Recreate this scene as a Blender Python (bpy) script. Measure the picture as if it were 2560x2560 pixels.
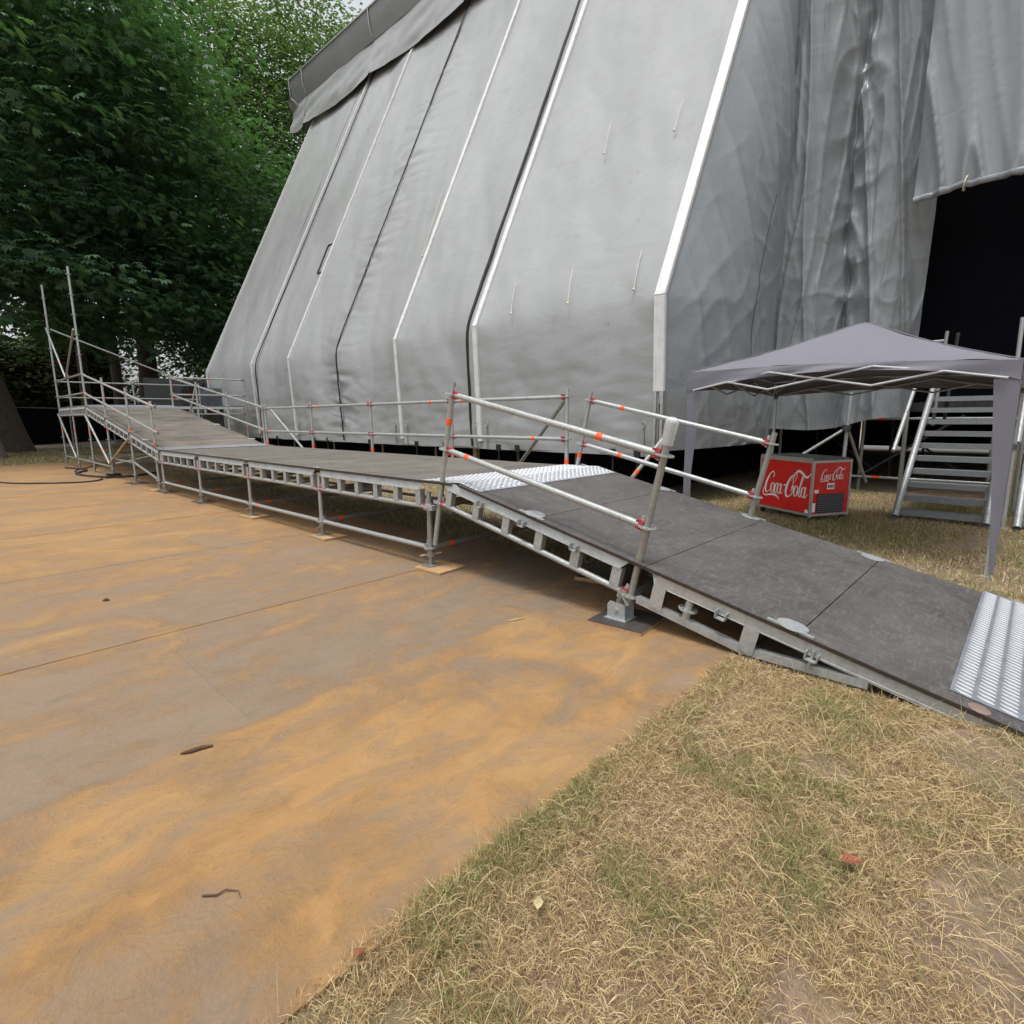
import bpy, math, random
import numpy as np
from mathutils import Vector, Matrix, noise as mnoise
random.seed(7); rng = np.random.default_rng(11)
S = bpy.context.scene
for o in list(bpy.data.objects): bpy.data.objects.remove(o)
COL = S.collection

# ------------------------------------------------------------------ camera, sky, sun, exposure
PITCH, YAW, ROLL = .1709, .7579, .0090
CAMZ = 1.402
_F = Vector((-math.sin(YAW), math.cos(YAW), 0)); _R = Vector((math.cos(YAW), math.sin(YAW), 0)); _U = Vector((0, 0, 1))
_fw = _F*math.cos(PITCH) - _U*math.sin(PITCH); _dn = -(_U*math.cos(PITCH) + _F*math.sin(PITCH))
_r = _R*math.cos(ROLL) + _dn*math.sin(ROLL); _d = _dn*math.cos(ROLL) - _R*math.sin(ROLL)
cd = bpy.data.cameras.new('camera'); cam = bpy.data.objects.new('camera', cd); COL.objects.link(cam)
cd.sensor_width = 36; cd.lens = 36*1386.0/2560; cd.clip_start = .05; cd.clip_end = 2000
mw = Matrix.Identity(4)
for i in range(3):
    mw[i][0] = _r[i]; mw[i][1] = -_d[i]; mw[i][2] = -_fw[i]
mw[2][3] = CAMZ
cam.matrix_world = mw
S.camera = cam

SUN_EL, SUN_AZ = math.radians(77), math.radians(-80)   # direction towards the sun, azimuth in the xy plane
W = bpy.data.worlds.new('World'); S.world = W; W.use_nodes = True
nt = W.node_tree; nt.nodes.clear()
sky = nt.nodes.new('ShaderNodeTexSky'); sky.sky_type = 'NISHITA'; sky.sun_disc = False
sky.sun_elevation = SUN_EL; sky.sun_rotation = math.pi/2 - SUN_AZ
sky.air_density = 1.0; sky.dust_density = 4.0; sky.ozone_density = 1.0
hs = nt.nodes.new('ShaderNodeHueSaturation'); hs.inputs['Saturation'].default_value = .18
bg = nt.nodes.new('ShaderNodeBackground'); bg.inputs['Strength'].default_value = .15
wo = nt.nodes.new('ShaderNodeOutputWorld')
nt.links.new(sky.outputs[0], hs.inputs['Color']); nt.links.new(hs.outputs[0], bg.inputs['Color']); nt.links.new(bg.outputs[0], wo.inputs['Surface'])
sl = bpy.data.lights.new('sun', 'SUN'); sun = bpy.data.objects.new('sun', sl); COL.objects.link(sun)
sl.energy = 1.1; sl.angle = math.radians(14); sl.color = (1, .97, .93)
sdir = Vector((math.cos(SUN_EL)*math.cos(SUN_AZ), math.cos(SUN_EL)*math.sin(SUN_AZ), math.sin(SUN_EL)))
sun.rotation_euler = sdir.to_track_quat('Z', 'Y').to_euler()
S.view_settings.view_transform = 'Standard'; S.view_settings.look = 'None'
S.cycles.max_bounces = 6; S.cycles.diffuse_bounces = 3; S.cycles.glossy_bounces = 3; S.cycles.transmission_bounces = 3; S.cycles.transparent_max_bounces = 6
S.view_settings.exposure = 0.66; S.view_settings.gamma = 1; S.view_settings.use_curve_mapping = False

# ------------------------------------------------------------------ mesh helpers
V = Vector
class MB:
    def __init__(s): s.v = []; s.f = []
    def add(s, vs, fs):
        n = len(s.v); s.v += [tuple(p) for p in vs]; s.f += [tuple(i+n for i in f) for f in fs]; return s
    def obox(s, c, ax, ay, az, h):
        c = V(c); ax = V(ax).normalized()*h[0]; ay = V(ay).normalized()*h[1]; az = V(az).normalized()*h[2]
        vs = [c+ax*i+ay*j+az*k for k in (-1, 1) for j in (-1, 1) for i in (-1, 1)]
        return s.add(vs, [(0,2,3,1),(4,5,7,6),(0,1,5,4),(2,6,7,3),(0,4,6,2),(1,3,7,5)])
    def box(s, lo, hi):
        lo = V(lo); hi = V(hi); c = (lo+hi)/2; h = (hi-lo)/2
        return s.obox(c, (1,0,0), (0,1,0), (0,0,1), h)
    def tube(s, a, b, r, n=10, r2=None, cap=True):
        a = V(a); b = V(b); r2 = r if r2 is None else r2
        d = (b-a).normalized(); u = d.orthogonal().normalized(); w = d.cross(u)
        ring = [(u*math.cos(2*math.pi*i/n) + w*math.sin(2*math.pi*i/n)) for i in range(n)]
        vs = [a+q*r for q in ring] + [b+q*r2 for q in ring]
        fs = [(i, (i+1) % n, n+(i+1) % n, n+i) for i in range(n)]
        if cap: fs += [tuple(range(n-1, -1, -1)), tuple(range(n, 2*n))]
        return s.add(vs, fs)
    def path(s, pts, rs, n=8):
        pts = [V(p) for p in pts]
        if not hasattr(rs, '__len__'): rs = [rs]*len(pts)
        vs = []; fs = []
        u = None
        for i, p in enumerate(pts):
            d = (pts[min(i+1, len(pts)-1)] - pts[max(i-1, 0)]).normalized()
            u = d.orthogonal().normalized() if u is None else (u - d*u.dot(d)).normalized()
            w = d.cross(u)
            vs += [p + (u*math.cos(2*math.pi*k/n) + w*math.sin(2*math.pi*k/n))*rs[i] for k in range(n)]
        for i in range(len(pts)-1):
            fs += [(i*n+k, i*n+(k+1) % n, (i+1)*n+(k+1) % n, (i+1)*n+k) for k in range(n)]
        m = len(pts)-1
        fs += [tuple(range(n-1, -1, -1)), tuple(m*n+k for k in range(n))]
        return s.add(vs, fs)
    def prism(s, poly, d):
        d = V(d); n = len(poly); P = [V(p) for p in poly]
        return s.add(P + [p+d for p in P], [tuple(range(n-1, -1, -1)), tuple(range(n, 2*n))] + [(i, (i+1) % n, n+(i+1) % n, n+i) for i in range(n)])
    def grid(s, fn, nu, nv):
        vs = [fn(i/nu, j/nv) for j in range(nv+1) for i in range(nu+1)]
        fs = [(j*(nu+1)+i, j*(nu+1)+i+1, (j+1)*(nu+1)+i+1, (j+1)*(nu+1)+i) for j in range(nv) for i in range(nu)]
        return s.add(vs, fs)

def world_loc(o):
    l = V((0, 0, 0))
    while o is not None: l += o.location; o = o.parent
    return l
def link(name, me, mat, parent, loc, smooth):
    if mat: me.materials.append(mat)
    o = bpy.data.objects.new(name, me); COL.objects.link(o)
    if parent: o.parent = parent; o.location = V(loc) - world_loc(parent)
    else: o.location = loc
    if smooth:
        me.polygons.foreach_set('use_smooth', [True]*len(me.polygons))
        if smooth != True:
            me.set_sharp_from_angle(angle=math.radians(smooth))
    return o
def obj(name, mb, mat, parent=None, smooth=35):
    A = np.array(mb.v, float); c = (A.min(0)+A.max(0))/2
    if parent is None: c[2] = A[:, 2].min()
    me = bpy.data.meshes.new(name); me.from_pydata((A-c).tolist(), [], mb.f); me.update()
    return link(name, me, mat, parent, c, smooth)
def inst(name, me, parent, loc, rot=None):
    o = bpy.data.objects.new(name, me); COL.objects.link(o); o.parent = parent
    o.location = V(loc) - world_loc(parent)
    if rot is not None: o.rotation_euler = rot
    return o
def npmesh(name, v, quads=None, tris=None, mat=None, parent=None, smooth=False, tint=None):
    me = bpy.data.meshes.new(name); me.vertices.add(len(v)); c = v.mean(0); c[2] = v[:, 2].min()
    me.vertices.foreach_set('co', (v-c).astype(np.float32).ravel())
    loops = []; starts = []; tot = 0
    if quads is not None and len(quads):
        loops.append(quads.ravel()); starts.append(np.arange(len(quads))*4); tot = len(quads)*4
    if tris is not None and len(tris):
        loops.append(tris.ravel()); starts.append(tot + np.arange(len(tris))*3)
    lp = np.concatenate(loops).astype(np.int32); st = np.concatenate(starts).astype(np.int32)
    me.loops.add(len(lp)); me.loops.foreach_set('vertex_index', lp)
    me.polygons.add(len(st)); me.polygons.foreach_set('loop_start', st)
    me.update(calc_edges=True)
    if tint is not None:
        a = me.color_attributes.new('tint', 'FLOAT_COLOR', 'POINT')
        a.data.foreach_set('color', np.concatenate([tint, np.ones((len(tint), 1))], 1).astype(np.float32).ravel())
    return link(name, me, mat, parent, c, smooth)
def empty(name, loc):
    o = bpy.data.objects.new(name, None); COL.objects.link(o); o.location = loc; o.empty_display_size = .2; return o
def tag(o, label=None, cat=None, group=None, kind=None):
    if label: o['label'] = label
    if cat: o['category'] = cat
    if group: o['group'] = group
    if kind: o['kind'] = kind
    return o
def thing(name, loc, label, cat, group=None): return tag(empty(name, loc), label, cat, group)

# ------------------------------------------------------------------ materials
class NT:
    def __init__(s, name):
        s.m = bpy.data.materials.new(name); s.m.use_nodes = True; s.t = s.m.node_tree
        s.b = s.t.nodes['Principled BSDF']; s.out = s.t.nodes['Material Output']
    def n(s, t, **k):
        q = s.t.nodes.new('ShaderNode'+t)
        for a, b in k.items(): setattr(q, a, b)
        return q
    def l(s, a, b): s.t.links.new(a, b)
    def pos(s): return s.n('NewGeometry').outputs['Position']
    def objc(s): return s.n('TexCoord').outputs['Object']
    def mapping(s, vec, scale=(1,1,1), rot=(0,0,0)):
        q = s.n('Mapping'); q.inputs['Scale'].default_value = scale; q.inputs['Rotation'].default_value = rot; s.l(vec, q.inputs['Vector']); return q.outputs[0]
    def noise(s, vec, scale, detail=5, rough=.55, dist=0):
        q = s.n('TexNoise'); q.inputs['Scale'].default_value = scale; q.inputs['Detail'].default_value = detail
        q.inputs['Roughness'].default_value = rough; q.inputs['Distortion'].default_value = dist; s.l(vec, q.inputs['Vector']); return q.outputs['Fac']
    def ramp(s, fac, stops, interp='LINEAR'):
        q = s.n('ValToRGB'); q.color_ramp.interpolation = interp; e = q.color_ramp.elements
        while len(e) < len(stops): e.new(.5)
        for i, (p, c) in enumerate(stops):
            e[i].position = p; e[i].color = (*c, 1) if hasattr(c, '__len__') else (c, c, c, 1)
        s.l(fac, q.inputs[0]); return q.outputs[0]
    def mix(s, fac, a, b, blend='MIX'):
        q = s.n('Mix', data_type='RGBA', blend_type=blend)
        for sock, x in ((q.inputs['Factor'], fac), (q.inputs['A'], a), (q.inputs['B'], b)):
            if hasattr(x, 'is_output') or isinstance(x, bpy.types.NodeSocket): s.l(x, sock)
            elif hasattr(x, '__len__'): sock.default_value = (*x, 1)
            else: sock.default_value = x
        return q.outputs['Result']
    def math(s, op, a, b=0):
        q = s.n('Math', operation=op)
        for i, x in enumerate((a, b)):
            if isinstance(x, bpy.types.NodeSocket): s.l(x, q.inputs[i])
            else: q.inputs[i].default_value = x
        return q.outputs[0]
    def maprange(s, v, a, b, c=0, d=1, smooth=False):
        q = s.n('MapRange'); q.interpolation_type = 'SMOOTHSTEP' if smooth else 'LINEAR'
        s.l(v, q.inputs['Value'])
        for k, x in zip(('From Min', 'From Max', 'To Min', 'To Max'), (a, b, c, d)): q.inputs[k].default_value = x
        return q.outputs[0]
    def bump(s, h, strength=.3, dist=.01):
        q = s.n('Bump'); q.inputs['Strength'].default_value = strength; q.inputs['Distance'].default_value = dist
        s.l(h, q.inputs['Height']); s.l(q.outputs[0], s.b.inputs['Normal'])
    def set(s, **k):
        for a, x in k.items():
            i = s.b.inputs[a.replace('_', ' ')]
            if isinstance(x, bpy.types.NodeSocket): s.l(x, i)
            elif hasattr(x, '__len__'): i.default_value = (*x, 1)
            else: i.default_value = x
        return s

def simple(name, c, rough=.6, metal=0, var=.25, scale=12, bump=0):
    q = NT(name); p = q.objc(); f = q.noise(p, scale, 6, .6)
    a = tuple(x*(1-var) for x in c); b = tuple(min(1, x*(1+var)) for x in c)
    q.set(Base_Color=q.ramp(f, [(.3, a), (.7, b)]), Roughness=q.maprange(f, .3, .7, rough*.85, min(1, rough*1.15)), Metallic=metal)
    if bump: q.bump(q.noise(p, scale*6, 4), bump, .004)
    return q.m
def mat_galv(name, base, metal=.55):
    q = NT(name); p = q.pos()
    f = q.noise(p, 40, 4, .6); g = q.noise(p, 6, 6, .65)
    sp = q.n('TexVoronoi'); sp.inputs['Scale'].default_value = 90; q.l(p, sp.inputs['Vector'])
    c1 = q.ramp(f, [(.3, tuple(x*.82 for x in base)), (.7, tuple(min(1, x*1.12) for x in base))])
    c2 = q.mix(q.maprange(g, .52, .75, 0, .55), c1, (.23, .21, .18))
    c3 = q.mix(q.maprange(sp.outputs['Color'], .2, .9, 0, .18), c2, tuple(x*.6 for x in base))
    q.set(Base_Color=c3, Roughness=q.maprange(g, .3, .7, .34, .58), Metallic=metal); q.bump(f, .08, .003)
    return q.m
M_GALV = mat_galv('galvanised_steel', (.44, .46, .45))
M_OLD = mat_galv('weathered_steel', (.30, .30, .275), .4)
M_ZINC = mat_galv('zinc_sheet', (.43, .455, .46), .45)
M_DULL = mat_galv('dull_zinc_tread', (.24, .26, .27), .4)
M_STR = mat_galv('stringer_steel', (.38, .40, .40), .5)
M_RED = simple('red_painted_casting', (.36, .035, .045), .5, .1, .45, 30)
M_TAPE = simple('orange_tape', (.95, .10, .015), .45, 0, .12, 20)
M_BLACK = simple('black_strap', (.012, .012, .013), .7, 0, .3)
M_RUBBER = simple('black_rubber', (.02, .02, .021), .8, 0, .3)
M_PADL = simple('raw_plywood_pad', (.40, .25, .12), .8, 0, .18, 9, .2)
M_PADD = simple('film_faced_pad', (.05, .043, .038), .6, 0, .3, 9)
M_WOODEDGE = simple('plywood_edge', (.42, .24, .12), .8, 0, .25, 30)
M_SOCKET = simple('dusty_socket', (.20, .14, .115), .9)
M_TIMBER = simple('pale_timber', (.33, .27, .16), .8, 0, .25, 14)

q = NT('aluminium_tread_plate'); p = q.pos(); f = q.noise(p, 14, 5, .6)
q.set(Base_Color=q.ramp(f, [(.3, (.30, .32, .355)), (.7, (.39, .41, .45))]), Roughness=q.maprange(f, .3, .7, .36, .5), Metallic=.6); M_TREAD = q.m
M_POLISH = simple('worn_bright_aluminium', (.64, .655, .68), .34, .35, .06, 14)

def mat_deck(name, dust):
    q = NT(name); p = q.pos()
    a = q.noise(q.mapping(p, (1.2, .8, 1.2)), 2.2, 8, .68, .4); b = q.noise(q.mapping(p, (5, 1.2, 5), (0, 0, .5)), 9, 7, .7, .8); c = q.noise(p, 130, 3, .6)
    d = q.noise(q.mapping(p, (1.3, 7, 1.3), (0, 0, -.35)), 6, 6, .72, .5); e = q.noise(p, 26, 5, .7)
    base = q.ramp(a, [(.25, (.046, .043, .044)), (.55, (.078, .073, .072)), (.8, (.115, .107, .103))])
    base = q.mix(q.maprange(b, .50, .70, 0, .60), base, (.19, .178, .17))
    base = q.mix(q.maprange(d, .54, .68, 0, .60), base, (.175, .162, .153))
    base = q.mix(q.maprange(d, .40, .28, 0, .55), base, (.036, .034, .035))
    base = q.mix(q.maprange(e, .60, .72, 0, .35), base, (.22, .195, .165))
    base = q.mix(q.math('MULTIPLY', q.maprange(a, .3, .7, .25, 1.1), dust), base, (.29, .245, .185))
    base = q.mix(q.maprange(c, .3, .7, 0, .3), base, (.045, .042, .041))
    q.set(Base_Color=base, Roughness=q.maprange(a, .3, .7, .46, .72)); q.bump(q.math('ADD', c, q.math('MULTIPLY', b, .4)), .14, .002); return q.m
M_DECK = mat_deck('film_faced_deck', .03)
M_DECK2 = mat_deck('dusty_deck', .42)
M_DECK3 = mat_deck('sandy_deck', .58)
M_DECKEDGE = simple('dark_deck_edge', (.035, .022, .016), .7, 0, .35, 25)

def mat_tarp(name, c, rough=.42, crumple=0):
    q = NT(name); p = q.pos()
    big = q.noise(q.mapping(p, (.35, .35, .12)), 1.0, 6, .6, .6); st = q.noise(q.mapping(p, (3.2, 3.2, .35)), 1.6, 8, .7); fine = q.noise(p, 26, 4, .6)
    base = q.ramp(big, [(.3, tuple(x*.86 for x in c)), (.7, tuple(x*1.08 for x in c))])
    base = q.mix(q.maprange(st, .54, .76, 0, .45), base, (c[0]*.72, c[1]*.67, c[2]*.6))
    sp = q.noise(p, 3.3, 8, .75)
    base = q.mix(q.maprange(sp, .62, .74, 0, .6), base, (c[0]*.5, c[1]*.46, c[2]*.4))
    q.set(Base_Color=base, Roughness=q.maprange(st, .3, .7, rough*.85, rough*1.25), Specular_IOR_Level=.5)
    wr = q.noise(q.mapping(p, (.8, .8, 1.5), (0, .5, 0)), 1.6, 4, .5, .8)
    h = q.math('ADD', q.math('MULTIPLY', wr, 1.0), q.math('MULTIPLY', fine, .05))
    cr = q.n('TexNoise', noise_type='RIDGED_MULTIFRACTAL'); cr.inputs['Scale'].default_value = 1.5; cr.inputs['Detail'].default_value = 3.5; cr.inputs['Roughness'].default_value = .5; cr.inputs['Distortion'].default_value = .7
    q.l(q.mapping(p, (.55, .55, .8), (0, .35, .2)), cr.inputs['Vector'])
    zone = q.maprange(q.noise(p, .5, 2, .5), .45, .62)
    h = q.math('ADD', h, q.math('MULTIPLY', q.math('MULTIPLY', cr.outputs['Fac'], zone), .25+crumple)); q.bump(h, .28, .05); return q.m
M_TARP = mat_tarp('grey_pvc_tarpaulin', (.325, .338, .342), .34, .10)
M_TARP2 = mat_tarp('grey_tarpaulin_side', (.23, .25, .262), .28, .12)
M_TARP3 = mat_tarp('dark_grey_roof_edge', (.24, .255, .258))
M_WHITE = simple('white_keder_profile', (.66, .67, .66), .45, .05, .10, 8)
M_CORD = simple('pale_cord', (.62, .56, .45), .8, 0, .15)
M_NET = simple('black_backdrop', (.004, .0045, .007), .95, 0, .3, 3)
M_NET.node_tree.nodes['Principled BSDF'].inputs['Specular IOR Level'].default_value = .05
M_DARKSTEEL = simple('dark_structure_steel', (.05, .05, .052), .6, .4, .4)
M_GAZ = simple('grey_gazebo_fabric', (.158, .156, .182), .75, 0, .06, 5, .12)
M_GAZIN = simple('gazebo_frame_grey', (.42, .44, .45), .45, .3, .1)
M_COKE = simple('glossy_red_panel', (.62, .008, .010), .28, 0, .05, 2)
M_COKEW = simple('white_print', (.82, .82, .80), .45, 0, .04)
M_ALU = simple('brushed_alu_trim', (.44, .44, .43), .4, .6, .15)
M_LID = simple('dark_grey_lid', (.10, .105, .115), .4, 0, .2)
M_GRILLE = simple('black_grille', (.014, .015, .02), .5, 0, .3)
M_SIGNBACK = simple('dark_grey_banner', (.055, .062, .058), .8, 0, .3)
M_GREYCLOTH = simple('blue_grey_tarp', (.11, .12, .145), .5, 0, .3)
M_SOLE = simple('brown_twig', (.09, .055, .03), .9, 0, .4, 40)
M_LEAFRED = simple('dry_red_leaf', (.26, .085, .04), .8, 0, .4, 30)
M_LEAFPALE = simple('pale_dry_leaf', (.46, .40, .22), .8, 0, .3, 30)
M_CONC = simple('pale_concrete', (.33, .32, .29), .9, 0, .2, 3, .2)
M_BARK = simple('tree_bark', (.055, .043, .033), .95, 0, .5, 8, .6)
M_BARK2 = simple('pale_bark', (.11, .09, .07), .95, 0, .4, 8, .5)
q = NT('clear_plastic'); q.set(Base_Color=(.85, .87, .9), Roughness=.12, Alpha=.38); q.bump(q.noise(q.objc(), 60, 3), .6, .004); M_PLASTIC = q.m

def mat_leaf(name, a, b, trans=.35):
    q = NT(name); p = q.pos()
    f = q.noise(p, .45, 4, .6); g = q.noise(p, 6, 2, .5)
    c = q.mix(q.maprange(g, .3, .7, 0, .6), q.ramp(f, [(.35, a), (.65, b)]), tuple((x+y)/2*1.25 for x, y in zip(a, b)))
    q.set(Base_Color=c, Roughness=.45)
    t = q.n('BsdfTranslucent'); q.l(q.mix(1, c, (1.25, 1.5, .5), 'MULTIPLY'), t.inputs['Color'])
    m = q.n('MixShader'); m.inputs[0].default_value = trans; q.l(q.b.outputs[0], m.inputs[1]); q.l(t.outputs[0], m.inputs[2]); q.l(m.outputs[0], q.out.inputs['Surface'])
    return q.m
M_CHEST = mat_leaf('chestnut_leaves', (.045, .105, .064), (.095, .172, .098), .35)
M_LIME = mat_leaf('lime_leaves', (.07, .125, .066), (.125, .18, .095), .38)
M_PINE = mat_leaf('conifer_needles', (.075, .10, .05), (.14, .16, .08), .3)

q = NT('grass_blades'); at = q.n('Attribute', attribute_name='tint'); 
q.set(Base_Color=at.outputs['Color'], Roughness=.62)
t = q.n('BsdfTranslucent'); q.l(at.outputs['Color'], t.inputs['Color']); m = q.n('MixShader'); m.inputs[0].default_value = .25
q.l(q.b.outputs[0], m.inputs[1]); q.l(t.outputs[0], m.inputs[2]); q.l(m.outputs[0], q.out.inputs['Surface']); M_GRASS = q.m

q = NT('dry_soil'); p = q.pos(); a = q.noise(p, 1.3, 8, .65, .3); b = q.noise(p, 22, 8, .7); c = q.noise(q.mapping(p, (1, 1, 1)), .35, 4, .6)
soil = q.ramp(b, [(.3, (.17, .118, .088)), (.7, (.30, .215, .165))])
soil = q.mix(q.maprange(a, .42, .62, 0, .8), soil, q.ramp(b, [(.3, (.19, .14, .07)), (.7, (.34, .26, .14))]))
soil = q.mix(q.maprange(c, .45, .65, 0, .55), soil, (.10, .115, .035))
q.set(Base_Color=soil, Roughness=.95); q.bump(q.math('ADD', b, q.math('MULTIPLY', a, .8)), .8, .025); M_SOIL = q.m

# sand-strewn plywood: board colour below, drifts of orange sand above
q = NT('sandy_plywood'); p = q.pos(); sx = q.n('SeparateXYZ'); q.l(p, sx.inputs[0]); X = sx.outputs['X']
warp = q.mapping(p, (1.0, .78, 1.0), (0, 0, .3))
n1 = q.noise(warp, 1.15, 10, .62, .9); n2 = q.noise(q.mapping(p, (1.5, .95, 1.5), (0, 0, .3)), 3.4, 9, .70, .5); n3 = q.noise(p, 60, 6, .7); n4 = q.noise(p, 300, 3, .6)
bias = q.ramp(q.maprange(X, -8, -1.1), [(0, .50), (.28, .42), (.40, .30), (.556, .26), (.568, .42), (.60, .27), (.72, .22), (.789, .26), (.797, .52), (.90, .62), (1, .46)])
amt = q.math('ADD', q.math('ADD', bias, q.math('MULTIPLY', q.math('SUBTRACT', n1, .5), 1.9)), q.math('MULTIPLY', q.math('SUBTRACT', n2, .5), 1.0))
mask = q.math('MULTIPLY', q.maprange(amt, .14, .66, 0, 1, True), q.maprange(q.noise(q.mapping(p, (1.6, .8, 1.6), (0, 0, -.4)), 3.4, 7, .65, .5), .34, .56, .25, .96))
oi = q.n('ObjectInfo'); rnd = oi.outputs['Random']
board = q.ramp(n2, [(.3, (.125, .096, .072)), (.7, (.195, .150, .108))])
board = q.mix(q.maprange(rnd, 0, 1, 0, .35), board, (.25, .18, .11))
board = q.mix(q.maprange(n3, .45, .8, 0, .5), board, (.30, .23, .15))
sand = q.ramp(n1, [(.35, (.31, .162, .052)), (.52, (.335, .188, .068)), (.72, (.36, .222, .096))])
sand = q.mix(q.maprange(n3, .35, .75, 0, .4), sand, (.25, .125, .040))
dust = q.maprange(X, -8, -3.2, .95, .20)
col = q.mix(q.math('MULTIPLY', dust, q.maprange(n1, .3, .7, .75, 1)), board, q.ramp(n2, [(.3, (.235, .148, .078)), (.7, (.29, .19, .108))]))
col = q.mix(q.maprange(n2, .55, .68, 0, .55), col, (.135, .122, .115))
col = q.mix(mask, col, sand)
q.set(Base_Color=col, Roughness=.9)
hh = q.math('ADD', q.math('MULTIPLY', mask, .55), q.math('ADD', q.math('MULTIPLY', q.math('MULTIPLY', mask, n2), .9), q.math('MULTIPLY', n4, .05)))
rg = q.noise(q.mapping(p, (16, 1.5, 16), (0, 0, .22)), 1.4, 5, .6, .4)
q.bump(q.math('ADD', hh, q.math('ADD', q.math('MULTIPLY', n3, .10), q.math('MULTIPLY', q.math('MULTIPLY', rg, mask), .55))), .7, .02); M_FLOOR = q.m

# ------------------------------------------------------------------ ground and plywood floor
GZ = -.014
g = MB(); g.add([(-400, -400, GZ), (400, -400, GZ), (400, 400, GZ), (-400, 400, GZ)], [(0, 1, 2, 3)])
tag(obj('ground', g, M_SOIL), kind='structure')
FX = [-1.145, -2.55, -4.08, -5.23] + [-5.23-1.225*i for i in range(1, 16)]
fl = tag(empty('plywood_floor', (-12, 0, GZ)), kind='structure')
rr = random.Random(3)
for i in range(len(FX)-1):
    off = rr.choice([0, -.6, .5, -1.1])
    ys = [-3.6] + [y for y in (-2.9+off, -.45+off, 2.0+off) if -3.2 < y < 3.9] + [4.15]
    dz = (.001, -.002, .001, -.001)[i % 4]
    for a, b in zip(ys[:-1], ys[1:]):
        x0, x1 = FX[i+1]+.0006, FX[i]-.0006
        mb = MB().box((x0, a+.0005, GZ), (x1, b-.0005, dz))
        # slightly warped corners
        mb.v = [(x, y, z if z < -.01 else z+rr.uniform(-.0004, .0004)) for x, y, z in mb.v]
        obj('plywood_sheet', mb, M_FLOOR, fl, smooth=False)
FXEND = FX[-1]

# ------------------------------------------------------------------ scaffold kit
R = .0242
def rosette_mesh():
    mb = MB(); n = 16; t = .0045
    def ring(r0, r1):
        vs = []; fs = []
        for k in range(n):
            a = 2*math.pi*k/n; c, s_ = math.cos(a), math.sin(a)
            vs += [(r0*c, r0*s_, -t), (r1*c, r1*s_, -t), (r1*c, r1*s_, t), (r0*c, r0*s_, t)]
        for k in range(n):
            b, e = k*4, ((k+1) % n)*4
            fs += [(b+i, b+(i+1) % 4, e+(i+1) % 4, e+i) for i in range(4)]
        mb.add(vs, fs)
    ring(.022, .034); ring(.052, .062)
    for k in range(8):
        a = math.pi/4*k; d = V((math.cos(a), math.sin(a), 0))
        mb.obox(d*.043, d, (-d.y, d.x, 0), (0, 0, 1), (.011, .0085, t*.96))
    me = bpy.data.meshes.new('rosette'); me.from_pydata(mb.v, [], mb.f); me.materials.append(M_GALV); return me
ME_ROS = rosette_mesh()
def tape(parent, a, b, f, w=.05, r=R):
    a = V(a); b = V(b); L = (b-a).length; d = (b-a)/L; c = a+d*(f*L)
    return obj('tape_band', MB().tube(c-d*w/2, c+d*w/2, r+.0016, 12), M_TAPE, parent)
def post(a, b, parent, ros=(), mat=None, tapes=(), sleeve=None, name='post'):
    a = V(a); b = V(b); L = (b-a).length; d = (b-a)/L
    mb = MB().tube(a, b, R, 12, cap=False)
    # open tube end
    mb.tube(b-d*.06, b, R*.86, 12, cap=False); mb.tube(b-d*.001, b, R, 12, R*.86, cap=False)
    if sleeve: mb.tube(a+d*(sleeve-.1), a+d*(sleeve+.1), R*1.14, 12)
    o = obj(name, mb, mat or M_GALV, parent)
    rot = d.to_track_quat('Z', 'Y').to_euler()
    for s_ in ros: inst('rosette', ME_ROS, o, a+d*s_, rot)
    for t in tapes: tape(o, a, b, t/L, .055)
    return o
def wedge(parent, p, along, up, red=True):
    p = V(p); along = V(along).normalized(); up = V(up).normalized(); side = along.cross(up)
    mb = MB()
    prof = [(-.004, -.03), (.03, -.034), (.052, -.026), (.052, .026), (.03, .034), (-.004, .03), (-.004, .008), (.028, .008), (.028, -.008), (-.004, -.008)]
    mb.prism([p+along*x+up*y-side*.019 for x, y in prof], side*.038)
    o = obj('wedge_head', mb, M_RED if red else M_OLD, parent)
    w = MB().obox(p+along*.012+up*.012, along, up, side, (.011, .055, .003))
    obj('wedge_pin', w, M_GALV, parent)
    return o
def rail(a, b, parent, mat=None, tapes=(), red=True, name='rail', up=(0, 0, 1), heads=True):
    a = V(a); b = V(b); d = (b-a).normalized()
    h = .035 if heads else 0
    o = obj(name, MB().tube(a+d*(R+h), b-d*(R+h), R, 12), mat or M_GALV, parent)
    upv = V(up) - d*V(up).dot(d)
    if heads:
        wedge(o, a+d*(R+.004), d, upv, red); wedge(o, b-d*(R+.004), -d, upv, red)
    for t in tapes: tape(o, a, b, t)
    return o
def brace(a, b, parent, mat=None, tapes=()):
    o = obj('brace', MB().tube(a, b, R, 10), mat or M_GALV, parent)
    for t in tapes: tape(o, a, b, t)
    return o
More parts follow.
